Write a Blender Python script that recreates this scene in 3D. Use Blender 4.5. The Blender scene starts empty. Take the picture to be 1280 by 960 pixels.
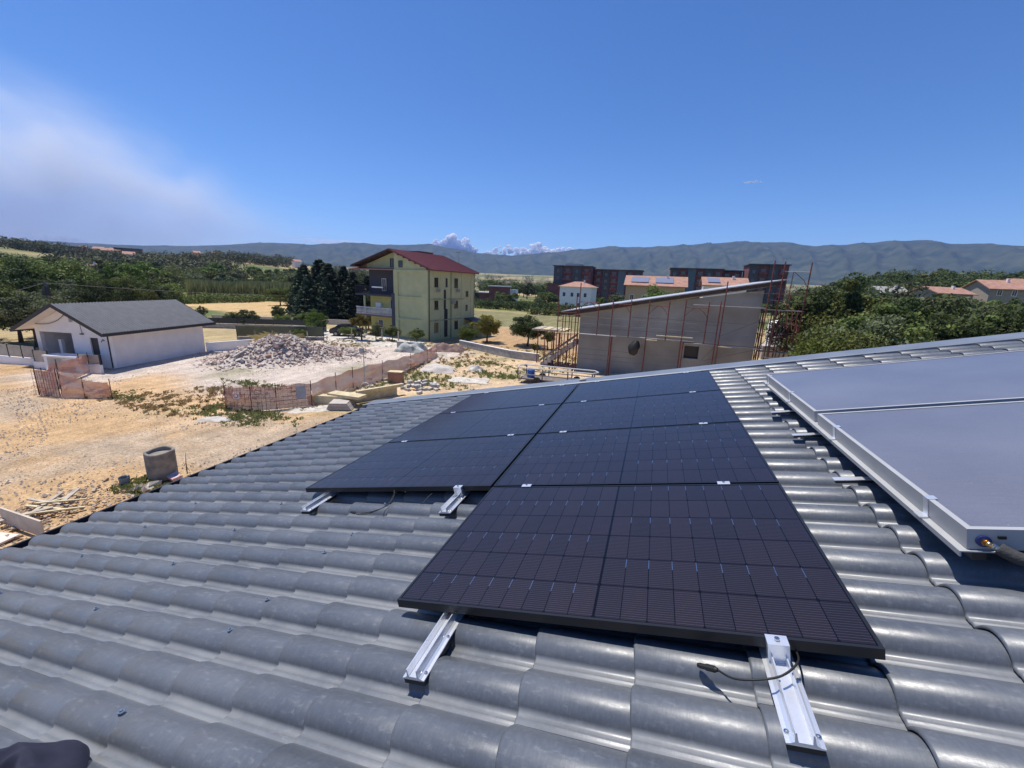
import bpy, math, random
import numpy as np
from mathutils import Vector, Matrix
random.seed(7); RNG = np.random.default_rng(7)
SC = bpy.context.scene
COL = SC.collection
R = math.radians

# ------------------------------------------------------------------ camera
FPX, YAW, PITCH, ROLL = 515.228, -0.323706, -0.235900, 0.041715
CAM = Vector((0.9316, -1.3112, 7.3701))
SL = 0.21862                      # roof slope (rad)
_f = Vector((math.sin(YAW) * math.cos(PITCH), math.cos(YAW) * math.cos(PITCH), math.sin(PITCH)))
_r = Vector((math.cos(YAW), -math.sin(YAW), 0)); _u = _r.cross(_f)
CR = (math.cos(ROLL) * _r + math.sin(ROLL) * _u); CU = (-math.sin(ROLL) * _r + math.cos(ROLL) * _u); CF = _f
cam_d = bpy.data.cameras.new('camera'); cam = bpy.data.objects.new('camera', cam_d); COL.objects.link(cam)
cam_d.sensor_width = 36; cam_d.lens = FPX / 1280 * 36; cam_d.clip_start = 0.05; cam_d.clip_end = 60000
M = Matrix((CR, CU, -CF)).transposed().to_4x4(); M.translation = CAM
cam.matrix_world = M; SC.camera = cam

# ------------------------------------------------------------------ light
SUN_EL, SUN_AZ = R(71), R(-76)    # azimuth from +Y towards +X
w = bpy.data.worlds.new('World'); SC.world = w; w.use_nodes = True
nt = w.node_tree; bg = nt.nodes['Background']
sky = nt.nodes.new('ShaderNodeTexSky'); sky.sky_type = 'NISHITA'; sky.sun_disc = False
sky.sun_elevation = SUN_EL; sky.sun_rotation = SUN_AZ; 
sky.air_density = 1.0; sky.dust_density = 0.1; sky.ozone_density = 5.0; sky.altitude = 1500
hsv = nt.nodes.new('ShaderNodeHueSaturation'); hsv.inputs['Saturation'].default_value = 1.2; hsv.inputs['Hue'].default_value = .507
nt.links.new(sky.outputs[0], hsv.inputs['Color']); nt.links.new(hsv.outputs[0], bg.inputs[0]); bg.inputs[1].default_value = 0.118
sd = bpy.data.lights.new('sun', 'SUN'); sd.energy = 4.6; sd.angle = R(0.53); sd.color = (1, 0.955, 0.88)
sun = bpy.data.objects.new('sun', sd); COL.objects.link(sun)
LS = Vector((math.sin(SUN_AZ) * math.cos(SUN_EL), math.cos(SUN_AZ) * math.cos(SUN_EL), math.sin(SUN_EL)))
sun.rotation_euler = LS.to_track_quat('Z', 'Y').to_euler(); sun.location = (0, 0, 60)
SC.view_settings.view_transform = 'Standard'; SC.view_settings.look = 'None'
SC.cycles.volume_bounces = 5; SC.view_settings.exposure = 0.28; SC.view_settings.gamma = 1.0

# ------------------------------------------------------------------ helpers
def aim(px, py, D):
    """the world point seen in direction (px,py) of the survey photo at ground distance D"""
    d = CR * ((px - 640) / FPX) + CU * ((480 - py) / FPX) + CF
    return CAM + d * (D / math.hypot(d.x, d.y))

def roofpt(u, v, h=0.0):
    return Vector((u * math.cos(SL) - h * math.sin(SL), v, 6 + u * math.sin(SL) + h * math.cos(SL)))

MATS = {}
def mat(name, col, rough=0.7, metal=0.0, var=0.0, vscale=3.0, bump=0.0, bscale=30.0, spec=0.5, coat=0.0,
        col2=None, island=0.0, stretch=None):
    if name in MATS: return MATS[name]
    m = bpy.data.materials.new(name); m.use_nodes = True; n = m.node_tree; p = n.nodes['Principled BSDF']
    p.inputs['Roughness'].default_value = rough; p.inputs['Metallic'].default_value = metal
    p.inputs['Specular IOR Level'].default_value = spec; p.inputs['Coat Weight'].default_value = coat
    p.inputs['Coat Roughness'].default_value = 0.06
    p.inputs['Base Color'].default_value = (*col, 1)
    geo = n.nodes.new('ShaderNodeNewGeometry')
    src = geo.outputs['Position']
    if stretch:
        mp = n.nodes.new('ShaderNodeMapping'); mp.inputs['Scale'].default_value = stretch
        n.links.new(src, mp.inputs[0]); src = mp.outputs[0]
    if var or col2 or island:
        mixc = n.nodes.new('ShaderNodeMix'); mixc.data_type = 'RGBA'
        c2 = col2 if col2 else tuple(max(0, c * (1 - var)) for c in col)
        c1 = col if col2 else tuple(min(1, c * (1 + var)) for c in col)
        mixc.inputs[6].default_value = (*c1, 1); mixc.inputs[7].default_value = (*c2, 1)
        nz = n.nodes.new('ShaderNodeTexNoise'); nz.inputs['Scale'].default_value = vscale; nz.inputs['Detail'].default_value = 6
        n.links.new(src, nz.inputs[0])
        cr = n.nodes.new('ShaderNodeMapRange'); cr.inputs[1].default_value = .32; cr.inputs[2].default_value = .68
        n.links.new(nz.outputs[0], cr.inputs[0])
        fac = cr.outputs[0]
        if island:
            mm = n.nodes.new('ShaderNodeMath'); mm.operation = 'MULTIPLY_ADD'; mm.inputs[1].default_value = island
            ms = n.nodes.new('ShaderNodeMath'); ms.operation = 'MULTIPLY'; ms.inputs[1].default_value = 1 - island
            n.links.new(fac, ms.inputs[0]); n.links.new(geo.outputs['Random Per Island'], mm.inputs[0]); n.links.new(ms.outputs[0], mm.inputs[2])
            fac = mm.outputs[0]
        n.links.new(fac, mixc.inputs[0]); n.links.new(mixc.outputs[2], p.inputs['Base Color'])
    if bump:
        nb = n.nodes.new('ShaderNodeTexNoise'); nb.inputs['Scale'].default_value = bscale; nb.inputs['Detail'].default_value = 5
        n.links.new(src, nb.inputs[0])
        b = n.nodes.new('ShaderNodeBump'); b.inputs['Strength'].default_value = bump; b.inputs['Distance'].default_value = 0.02
        n.links.new(nb.outputs[0], b.inputs['Height']); n.links.new(b.outputs[0], p.inputs['Normal'])
    MATS[name] = m
    return m

def leaf_mat(name, c1, c2, trans=0.25):
    m = bpy.data.materials.new(name); m.use_nodes = True; n = m.node_tree; p = n.nodes['Principled BSDF']
    out = n.nodes['Material Output']
    geo = n.nodes.new('ShaderNodeNewGeometry'); oi = n.nodes.new('ShaderNodeObjectInfo')
    mix = n.nodes.new('ShaderNodeMix'); mix.data_type = 'RGBA'
    mix.inputs[6].default_value = (*c1, 1); mix.inputs[7].default_value = (*c2, 1)
    nz = n.nodes.new('ShaderNodeTexNoise'); nz.inputs['Scale'].default_value = 0.9; n.links.new(geo.outputs['Position'], nz.inputs[0])
    a = n.nodes.new('ShaderNodeMath'); a.operation = 'MULTIPLY_ADD'; a.inputs[1].default_value = .55
    b = n.nodes.new('ShaderNodeMath'); b.operation = 'MULTIPLY_ADD'; b.inputs[1].default_value = .7; b.inputs[2].default_value = -.28
    n.links.new(nz.outputs[0], b.inputs[0])
    n.links.new(geo.outputs['Random Per Island'], a.inputs[0]); n.links.new(b.outputs[0], a.inputs[2])
    n.links.new(a.outputs[0], mix.inputs[0])
    hs = n.nodes.new('ShaderNodeHueSaturation')
    v = n.nodes.new('ShaderNodeMapRange'); v.inputs[3].default_value = .72; v.inputs[4].default_value = 1.28
    n.links.new(oi.outputs['Random'], v.inputs[0]); n.links.new(v.outputs[0], hs.inputs['Value'])
    v2 = n.nodes.new('ShaderNodeMapRange'); v2.inputs[3].default_value = .478; v2.inputs[4].default_value = .512
    n.links.new(oi.outputs['Random'], v2.inputs[0]); n.links.new(v2.outputs[0], hs.inputs['Hue'])
    n.links.new(mix.outputs[2], hs.inputs['Color']); n.links.new(hs.outputs[0], p.inputs['Base Color'])
    p.inputs['Roughness'].default_value = .6; p.inputs['Specular IOR Level'].default_value = .12
    tr = n.nodes.new('ShaderNodeBsdfTranslucent'); n.links.new(hs.outputs[0], tr.inputs[0])
    ms = n.nodes.new('ShaderNodeMixShader'); ms.inputs[0].default_value = trans
    n.links.new(p.outputs[0], ms.inputs[1]); n.links.new(tr.outputs[0], ms.inputs[2]); n.links.new(ms.outputs[0], out.inputs[0])
    MATS[name] = m
    return m

def np_mesh(name, V, F, m=None, smooth=False):
    """V Nx3, F MxK faces of equal size (numpy)"""
    V = np.asarray(V, dtype=np.float32); F = np.asarray(F, dtype=np.int32)
    me = bpy.data.meshes.new(name); k = F.shape[1]
    me.vertices.add(len(V)); me.vertices.foreach_set('co', V.ravel())
    me.loops.add(F.size); me.loops.foreach_set('vertex_index', F.ravel())
    me.polygons.add(len(F)); me.polygons.foreach_set('loop_start', np.arange(0, F.size, k, dtype=np.int32))
    me.polygons.foreach_set('loop_total', np.full(len(F), k, dtype=np.int32))
    if smooth: me.polygons.foreach_set('use_smooth', np.ones(len(F), dtype=bool))
    me.update(calc_edges=True)
    if m: me.materials.append(m)
    return me

def link(name, me, parent=None, loc=(0, 0, 0), rot=(0, 0, 0), scale=(1, 1, 1)):
    o = bpy.data.objects.new(name, me); COL.objects.link(o); o.parent = parent
    o.location = loc; o.rotation_euler = rot; o.scale = scale
    return o

def tag(o, label=None, cat=None, group=None, kind=None):
    if label: o['label'] = label
    if cat: o['category'] = cat
    if group: o['group'] = group
    if kind: o['kind'] = kind
    return o

def thing(name, label, cat, loc=(0, 0, 0), rot=(0, 0, 0), group=None, scale=(1, 1, 1)):
    o = link(name, None, None, loc, rot, scale); o.empty_display_size = .2
    return tag(o, label, cat, group)

class MB:
    def __init__(s): s.v = []; s.f = []
    def add(s, vs, fs):
        b = len(s.v); s.v += [tuple(p) for p in vs]; s.f += [tuple(i + b for i in f) for f in fs]; return s
    def hexa(s, p):
        return s.add(p, [(0, 3, 2, 1), (4, 5, 6, 7), (0, 1, 5, 4), (1, 2, 6, 5), (2, 3, 7, 6), (3, 0, 4, 7)])
    def box(s, x0, y0, z0, x1, y1, z1):
        return s.hexa([(x0, y0, z0), (x1, y0, z0), (x1, y1, z0), (x0, y1, z0), (x0, y0, z1), (x1, y0, z1), (x1, y1, z1), (x0, y1, z1)])
    def bar(s, a, b, wd, ht, up=(0, 0, 1)):
        a = Vector(a); b = Vector(b); d = (b - a).normalized(); up = Vector(up)
        if abs(d.dot(up)) > .98: up = Vector((1, 0, 0))
        x = d.cross(up).normalized() * wd / 2; y = x.cross(d).normalized() * ht / 2
        return s.hexa([a - x - y, a + x - y, a + x + y, a - x + y, b - x - y, b + x - y, b + x + y, b - x + y])
    def tube(s, pts, r, n=6, caps=True):
        pts = [Vector(p) for p in pts]; rs = r if isinstance(r, (list, tuple)) else [r] * len(pts)
        prev = None; rings = []
        for i, p in enumerate(pts):
            d = (pts[min(i + 1, len(pts) - 1)] - pts[max(i - 1, 0)]).normalized()
            if prev is None:
                t = Vector((0, 0, 1)) if abs(d.z) < .9 else Vector((1, 0, 0)); x = d.cross(t).normalized()
            else:
                x = (prev - d * prev.dot(d)).normalized()
            prev = x; y = d.cross(x)
            rings.append([p + (x * math.cos(2 * math.pi * k / n) + y * math.sin(2 * math.pi * k / n)) * rs[i] for k in range(n)])
        vs = [q for g in rings for q in g]; fs = []
        for i in range(len(pts) - 1):
            for k in range(n):
                k2 = (k + 1) % n; fs.append((i * n + k, i * n + k2, (i + 1) * n + k2, (i + 1) * n + k))
        if caps:
            fs.append(tuple(reversed(range(n)))); fs.append(tuple((len(pts) - 1) * n + k for k in range(n)))
        return s.add(vs, fs)
    def lathe(s, prof, n=24, c=(0, 0, 0), close=False):
        vs = []; fs = []; m = len(prof)
        for r, z in prof:
            for k in range(n):
                a = 2 * math.pi * k / n; vs.append((c[0] + r * math.cos(a), c[1] + r * math.sin(a), c[2] + z))
        for i in range(m - 1 if not close else m):
            for k in range(n):
                k2 = (k + 1) % n; j = (i + 1) % m; fs.append((i * n + k, i * n + k2, j * n + k2, j * n + k))
        return s.add(vs, fs)
    def prism(s, poly, off):
        """polygon (3d pts) extruded by vector off"""
        n = len(poly); off = Vector(off); a = [Vector(p) for p in poly]; b = [p + off for p in a]
        fs = [tuple(reversed(range(n))), tuple(range(n, 2 * n))] + [(i, (i + 1) % n, n + (i + 1) % n, n + i) for i in range(n)]
        return s.add(a + b, fs)
    def mesh(s, name, m, smooth=False):
        me = bpy.data.meshes.new(name); me.from_pydata(s.v, [], s.f); me.update()
        if m: me.materials.append(m)
        if smooth:
            for p in me.polygons: p.use_smooth = True
        return me
    def build(s, name, m, parent=None, loc=(0, 0, 0), rot=(0, 0, 0), smooth=False):
        return link(name, s.mesh(name, m, smooth), parent, loc, rot)

def spline(pts, n=8):
    P = [Vector(p) for p in pts]; out = []
    for i in range(len(P) - 1):
        p0 = P[max(i - 1, 0)]; p1 = P[i]; p2 = P[i + 1]; p3 = P[min(i + 2, len(P) - 1)]
        for k in range(n):
            t = k / n
            out.append(.5 * ((2 * p1) + (p2 - p0) * t + (2 * p0 - 5 * p1 + 4 * p2 - p3) * t * t + (3 * p1 - p0 - 3 * p2 + p3) * t ** 3))
    out.append(P[-1]); return out

def children(o): return [c for c in bpy.data.objects if c.parent == o]
def copy_tree(o, parent=None):
    c = o.copy(); COL.objects.link(c); c.parent = parent
    for ch in list(o.children): copy_tree(ch, c)
    return c

def vnoise(x, y, s=1.0, seed=0):
    """cheap smooth 2d noise, -1..1"""
    x = np.asarray(x) / s + seed * 17.3; y = np.asarray(y) / s - seed * 9.1
    return (np.sin(x * 1.7 + 1.3 * np.sin(y * 1.1 + seed)) + np.sin(y * 1.9 + 1.7 * np.sin(x * .8 + 2 * seed)) + np.sin((x + y) * 1.13 + 1.1 * np.sin((x - y) * 1.7))) / 3

def sstep(a, b, x): t = np.clip((np.asarray(x, dtype=float) - a) / (b - a), 0, 1); return t * t * (3 - 2 * t)

# ------------------------------------------------------------------ materials
m_tile = mat('roof_tile_grey', (.105, .112, .125), .40, var=.0, vscale=9)
n = m_tile.node_tree; p = n.nodes['Principled BSDF']
geo = n.nodes.new('ShaderNodeNewGeometry')
def noise(scale, detail=5, stretch=None, rough=.5):
    nz = n.nodes.new('ShaderNodeTexNoise'); nz.inputs['Scale'].default_value = scale; nz.inputs['Detail'].default_value = detail
    nz.inputs['Roughness'].default_value = rough
    src = geo.outputs['Position']
    if stretch:
        mp = n.nodes.new('ShaderNodeMapping'); mp.inputs['Scale'].default_value = stretch; n.links.new(src, mp.inputs[0]); src = mp.outputs[0]
    n.links.new(src, nz.inputs[0]); return nz.outputs[0]
def rng(x, a, b, c, d):
    r = n.nodes.new('ShaderNodeMapRange'); n.links.new(x, r.inputs[0])
    for i, v in zip((1, 2, 3, 4), (a, b, c, d)): r.inputs[i].default_value = v
    return r.outputs[0]
def mathn(op, a, b):
    q = n.nodes.new('ShaderNodeMath'); q.operation = op
    for i, v in enumerate((a, b)):
        if isinstance(v, (int, float)): q.inputs[i].default_value = v
        else: n.links.new(v, q.inputs[i])
    return q.outputs[0]
def mixc(f, a, b):
    q = n.nodes.new('ShaderNodeMix'); q.data_type = 'RGBA'
    if isinstance(f, (int, float)): q.inputs[0].default_value = f
    else: n.links.new(f, q.inputs[0])
    for i, v in ((6, a), (7, b)):
        if isinstance(v, tuple): q.inputs[i].default_value = (*v, 1)
        else: n.links.new(v, q.inputs[i])
    return q.outputs[2]
big = noise(2.3, 4); scr = noise(26, 6, (1, 2.6, 1), .65); fine = noise(160, 3, (1, .12, .12)); spk = noise(75, 2)
c = mixc(rng(big, .3, .7, 0, 1), (.074, .083, .098), (.112, .122, .140))
str_ = noise(48, 6, (2.2, .55, .9), .75)
c = mixc(rng(str_, .48, .72, 0, .28), c, (.18, .195, .22)); c = mixc(rng(str_, .50, .28, 0, .22), c, (.05, .056, .066))
c = mixc(rng(scr, .56, .74, 0, .42), c, (.235, .25, .27))
dst = n.nodes.new('ShaderNodeAttribute'); dst.attribute_name = 'dust'
c = mixc(mathn('MULTIPLY', dst.outputs['Fac'], rng(noise(5, 5), .3, .65, .25, .75)), c, (.24, .245, .25))
hsn = n.nodes.new('ShaderNodeHueSaturation'); n.links.new(c, hsn.inputs['Color']); n.links.new(rng(geo.outputs['Random Per Island'], 0, 1, .86, 1.14), hsn.inputs['Value'])
n.links.new(hsn.outputs[0], p.inputs['Base Color']); p.inputs['Specular IOR Level'].default_value = .62
rr = mathn('ADD', rng(big, .3, .7, .33, .42), rng(scr, .45, .75, 0, .16)); n.links.new(rr, p.inputs['Roughness'])
b = n.nodes.new('ShaderNodeBump'); b.inputs['Strength'].default_value = .10; b.inputs['Distance'].default_value = .004
n.links.new(mathn('ADD', mathn('MULTIPLY', fine, .5), scr), b.inputs['Height']); n.links.new(b.outputs[0], p.inputs['Normal'])

m_flash = mat('flashing_metal', (.185, .205, .235), .42, .2, var=.12, vscale=2.5, bump=.03, bscale=40)
m_gutter = mat('gutter_black', (.018, .018, .022), .55)
m_wallp = mat('plaster_grey', (.45, .43, .40), .85, var=.1, vscale=2, bump=.15)
m_black = mat('black_anodised', (.012, .012, .014), .36)
m_rubber = mat('rubber_black', (.012, .012, .012), .6)
m_alu = mat('aluminium', (.80, .81, .83), .30, .65, var=.07, vscale=12, bump=.03, bscale=120)
m_alud = mat('aluminium_frame', (.40, .40, .40), .45, .12, var=.06, vscale=6)
m_steel = mat('steel_bright', (.62, .62, .6), .25, 1)
m_brass = mat('brass', (.72, .42, .16), .3, 1)
m_conc = mat('concrete', (.36, .34, .31), .9, var=.22, vscale=3, bump=.4, bscale=25)
m_concd = mat('concrete_dark', (.20, .19, .17), .9, var=.25, vscale=2.5, bump=.4, bscale=20)
m_white = mat('white_plaster', (.82, .80, .78), .85, var=.05, vscale=1.2, bump=.1)
m_cream = mat('cream_plaster', (.76, .71, .67), .85, var=.06, vscale=1.4)
m_dark = mat('dark_paint', (.022, .022, .026), .5)
m_glass = mat('window_glass', (.02, .024, .03), .07, spec=.7)
m_yel = mat('pale_yellow_green_plaster', (.47, .48, .26), .88, var=.07, vscale=1.1, bump=.1)
m_yel2 = mat('yellow_plaster', (.60, .56, .20), .88, var=.06, vscale=1.4)
m_belt = mat('stained_cornice', (.30, .30, .19), .9, var=.35, vscale=2.2)
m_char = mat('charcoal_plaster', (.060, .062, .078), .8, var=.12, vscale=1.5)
m_red = mat('red_sheet_roof', (.150, .036, .038), .5, var=.14, vscale=1.3)
m_pink = mat('pinkish_tile', (.36, .17, .14), .75, var=.15, vscale=3)
m_terra = mat('terracotta_roof', (.36, .195, .14), .85, var=.2, vscale=1.2, bump=.5, bscale=6)
m_brick = mat('brick_red', (.195, .066, .058), .85, var=.22, vscale=.5)
m_slate = mat('slate_panel', (.072, .062, .062), .6, var=.15, vscale=.4)
m_teal = mat('blue_panel', (.10, .125, .145), .5, var=.1, vscale=.5)
m_wood = mat('pale_timber', (.56, .46, .28), .8, var=.18, vscale=4, bump=.2, stretch=(1, 1, 1))
m_woodd = mat('weathered_board', (.42, .36, .28), .85, var=.25, vscale=5)
m_rust = mat('rusty_steel', (.17, .048, .036), .75, var=.35, vscale=4)
m_rustg = mat('grey_prop', (.17, .14, .12), .7, var=.3, vscale=3)
m_net = None
m_rub = mat('rubble_mix', (.62, .52, .45), .95, island=.85, col2=(.40, .30, .245), vscale=3, bump=.3)
m_rubw = mat('white_rubble', (.66, .61, .55), .95, island=.7, col2=(.42, .37, .32), vscale=4, bump=.3)
m_pebble = mat('pebbles', (.50, .45, .38), .95, island=.9, col2=(.36, .30, .235))
m_trunk = mat('bark', (.10, .075, .055), .9, var=.3, vscale=5, bump=.5)
l_mid = leaf_mat('leaf_mid_green', (.095, .125, .034), (.205, .230, .070))
l_dark = leaf_mat('leaf_dark_green', (.046, .070, .024), (.108, .135, .048))
l_gold = leaf_mat('leaf_golden_green', (.16, .15, .03), (.27, .23, .05))
l_olive = leaf_mat('leaf_olive', (.105, .125, .060), (.185, .200, .105))
l_bright = leaf_mat('leaf_bright_green', (.085, .130, .022), (.150, .190, .045))
l_con = leaf_mat('needle_blue_green', (.026, .042, .024), (.060, .082, .045), .15)
l_far = leaf_mat('leaf_far', (.085, .105, .042), (.165, .175, .080), .15)
l_reed = leaf_mat('reed_leaf', (.20, .24, .09), (.34, .36, .16), .45)
l_dry = leaf_mat('dry_grass_leaf', (.30, .23, .10), (.44, .33, .15))
l_weed = leaf_mat('weed_leaf', (.15, .185, .06), (.27, .27, .11))

# ------------------------------------------------------------------ the terrain
def bearing(x, y): return np.degrees(np.arctan2(np.asarray(x) - CAM.x, np.asarray(y) - CAM.y))
def height(x, y):
    x = np.asarray(x, dtype=float); y = np.asarray(y, dtype=float)
    r = np.hypot(x - CAM.x, y - CAM.y); az = bearing(x, y)
    left = sstep(-34, -44, az) * (1 - sstep(-125, -150, az))
    z = left * (21 + 3.5 * np.sin(az * .33) + 2 * vnoise(x, y, 60)) * sstep(180, 620, r)
    right = sstep(12, 24, az) * (1 - sstep(110, 140, az))
    z = z + right * (15 + 2 * vnoise(x, y, 50)) * sstep(110, 300, r)
    mid = (1 - sstep(-46, -36, az) * 0 - left) * (1 - right)
    z = z + np.clip(mid, 0, 1) * 26 * sstep(500, 1800, r)
    z = z + 40 * sstep(900, 2600, r)
    return z * (np.abs(az) < 165)

def axis(lo, hi, step, far, g=1.16):
    a = list(np.arange(lo, hi + step / 2, step)); s = step; 
    while a[-1] < far: s *= g; a.append(min(a[-1] + s, far))
    s = step
    while a[0] > -far: s *= g; a.insert(0, max(a[0] - s, -far))
    return np.array(a)
ax = axis(-112, 46, 1.0, 7500); ay = axis(-14, 132, 1.0, 7500)
X, Y = np.meshgrid(ax, ay); Z = height(X, Y)
near = (X > -112) & (X < 46) & (Y > -14) & (Y < 132)
Z = Z + near * .07 * vnoise(X, Y, 3.1) + near * .035 * vnoise(X, Y, 1.2, 3)
nx, ny = len(ax), len(ay)
idx = np.arange(nx * ny).reshape(ny, nx)
F = np.stack([idx[:-1, :-1], idx[:-1, 1:], idx[1:, 1:], idx[1:, :-1]], -1).reshape(-1, 4)
# ground cover by place: rgb + how gravelly (alpha)
def blob(x0, y0, x1, y1, soft=3.0, jit=2.0, seed=1):
    j = jit * vnoise(X, Y, 4.5, seed)
    return sstep(-soft / 2, soft / 2, np.minimum(np.minimum(X - x0 + j, x1 - X + j), np.minimum(Y - y0 + j, y1 - Y + j)))
sand = np.array((.47, .31, .165)); dust = np.array((.53, .445, .375)); drygr = np.array((.40, .31, .165)); green = np.array((.125, .15, .055))
soil = np.array((.42, .275, .15)); ochre = np.array((.52, .36, .175)); pale = np.array((.215, .195, .095)); road = np.array((.62, .57, .50))
Cc = np.zeros((ny, nx, 4)); far_n = vnoise(X, Y, 33, 2) + .5 * vnoise(X, Y, 95, 5)
Cc[..., :3] = green + (np.array((.40, .30, .16)) - green) * sstep(-.25, .35, far_n)[..., None]
def lay(mask, colr, grav=None):
    mk = np.clip(mask, 0, 1)[..., None]
    Cc[..., :3] = Cc[..., :3] * (1 - mk) + colr * mk
    if grav is not None: Cc[..., 3] = Cc[..., 3] * (1 - mk[..., 0]) + grav * mk[..., 0]
lay(blob(-70, -20, 30, 66, 4, 2, 1), drygr, .1)
lay(blob(-116, 58, -64, 112, 5, 4, 2), ochre, 0)
lay(blob(-66, -20, -4, 15.5, 3, 1.5, 3), sand, 1.0)
lay(blob(-66, -20, -34, 20, 3, 1.5, 3), sand, .8)
lay(blob(-40, 13, -17.5, 41, 4, 2.2, 4), dust, .25)
lay(blob(-33, 12.5, -20, 17.5, 3, 1.6, 6), np.array((.52, .345, .19)), .2)
lay(blob(-17, 20, 14, 39, 3, 2, 7), np.array((.56, .41, .255)), .25)
lay(blob(-26, 43.5, 2, 66, 3, 2, 8), soil, 0)
lay(blob(-46, 38, -26.8, 46, 2.5, 1, 9) * (vnoise(X, Y, 5, 4) > -.7), road * .9, .1)
lay(blob(-60, 70, 10, 106, 5, 3, 10), pale, 0)
lay(blob(-60, 110, 0, 150, 5, 3, 11) , np.array((.22, .22, .075)), 0)
lay(blob(8, 38, 40, 56, 4, 3, 12), np.array((.50, .36, .19)), .1)
wet = sstep(.25, .7, vnoise(X, Y, 2.6, 8)) * blob(-33, 12, -3, 40, 3, 2, 5)
lay(wet * .55, np.array((.22, .22, .10)))
me = np_mesh('ground', np.stack([X, Y, Z], -1).reshape(-1, 3), F, None, True)
ca = me.color_attributes.new('cover', 'FLOAT_COLOR', 'POINT'); ca.data.foreach_set('color', Cc.reshape(-1).astype(np.float32))
m_ground = bpy.data.materials.new('ground_cover'); m_ground.use_nodes = True; n = m_ground.node_tree; p = n.nodes['Principled BSDF']
geo = n.nodes.new('ShaderNodeNewGeometry'); at = n.nodes.new('ShaderNodeAttribute'); at.attribute_name = 'cover'
p.inputs['Roughness'].default_value = .95; p.inputs['Specular IOR Level'].default_value = .1
g6 = noise(1.0, 5, (.9, .10, 1), .6); g1 = noise(.16, 6, None, .6); g2 = noise(1.1, 7, None, .65); g3 = noise(9, 4, None, .7); g4 = noise(.05, 4); g5 = noise(24, 2)
gm = mathn('MULTIPLY', rng(g1, .46, .58, 0, .62), at.outputs['Alpha'])
c = mixc(gm, at.outputs['Color'], (.375, .315, .25))
hs = n.nodes.new('ShaderNodeHueSaturation'); n.links.new(c, hs.inputs['Color'])
val = mathn('MULTIPLY', mathn('MULTIPLY', rng(g2, .25, .75, .72, 1.25), rng(g6, .35, .65, .84, 1.14)), mathn('MULTIPLY', rng(g3, .3, .7, .68, 1.30), rng(g5, .3, .7, .72, 1.28)))
n.links.new(val, hs.inputs['Value'])
n.links.new(hs.outputs[0], p.inputs['Base Color'])
b = n.nodes.new('ShaderNodeBump'); b.inputs['Strength'].default_value = .6; b.inputs['Distance'].default_value = .05
n.links.new(mathn('ADD', g3, mathn('MULTIPLY', g2, 2)), b.inputs['Height']); n.links.new(b.outputs[0], p.inputs['Normal'])
me.materials.append(m_ground)
tag(link('ground', me), kind='structure')

# mountains: ridge height (m at 5 km) by bearing, measured along the skyline
sk = [(-110, 150), (-72, 170), (-60, 205), (-55.1, 238), (-51.5, 279), (-48.3, 318), (-44, 325), (-39.6, 376), (-35.8, 372), (-29.8, 408), (-23.5, 340), (-19.3, 332), (-12.9, 395),
      (-6.8, 462), (-2.8, 460), (2.8, 490), (8, 521), (12.8, 509), (15.8, 470), (18.5, 480), (21.6, 500), (24, 503), (26.2, 468), (28.7, 456), (30.6, 436), (45, 470), (70, 430), (110, 380)]
saz = np.array([a for a, _ in sk]); shh = np.array([h for _, h in sk])
azs = np.radians(np.linspace(-105, 105, 700)); rs = np.linspace(2300, 6900, 74)
A, RR = np.meshgrid(azs, rs); MX = CAM.x + RR * np.sin(A); MY = CAM.y + RR * np.cos(A)
rid = np.interp(np.degrees(A), saz, shh)
k = RR / 5000.0
env = np.where(RR < 5000, sstep(2300, 5000, RR) ** 1.15, 1 - .5 * sstep(5000, 6900, RR))
spur = 1 - np.abs(np.sin(np.degrees(A) * .95 + 1.6 * np.sin(RR / 700.) + 1.1 * np.sin(np.degrees(A) * .31)))
spur2 = 1 - np.abs(np.sin(np.degrees(A) * 2.9 + 2.2 * np.sin(RR / 380. + np.degrees(A) * .2)))
inner = env * (1 - env) * 4
MZ = rid * env * (1 + inner * (.20 * (spur - .5) + .07 * (spur2 - .5) + .05 * vnoise(MX, MY, 170)))
mm = np.arange(MX.size).reshape(MX.shape)
F = np.stack([mm[:-1, :-1], mm[:-1, 1:], mm[1:, 1:], mm[1:, :-1]], -1).reshape(-1, 4)
m_mtn = mat('wooded_mountain', (.026, .042, .024), .95, col2=(.078, .084, .044), vscale=.009, spec=.05)
me = np_mesh('mountains', np.stack([MX, MY, MZ], -1).reshape(-1, 3), F, m_mtn, True)
tag(link('mountains', me), kind='structure')
# ------------------------------------------------------------------ the house we stand on
RS = (0, -SL, 0)
house = thing('tiled_house', 'house with a grey barrel-tile roof carrying solar panels and collectors', 'house', (0, 0, 6), RS)
# everything under this empty is in roof coordinates: x up the slope, y along the eave, z off the panel plane
VAL = -.150; PU, PV = .36, .2075; V0 = -.0665 - .05; U0 = .28 - 13 * .36
UE, URIDGE, VFAR, VNEAR = -4.18, 7.0, 5.06, -3.0
roof = MB().box(UE + .03, VNEAR, VAL - .20, URIDGE, VFAR + .25, VAL - .035).build('roof', m_concd, house)
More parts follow.
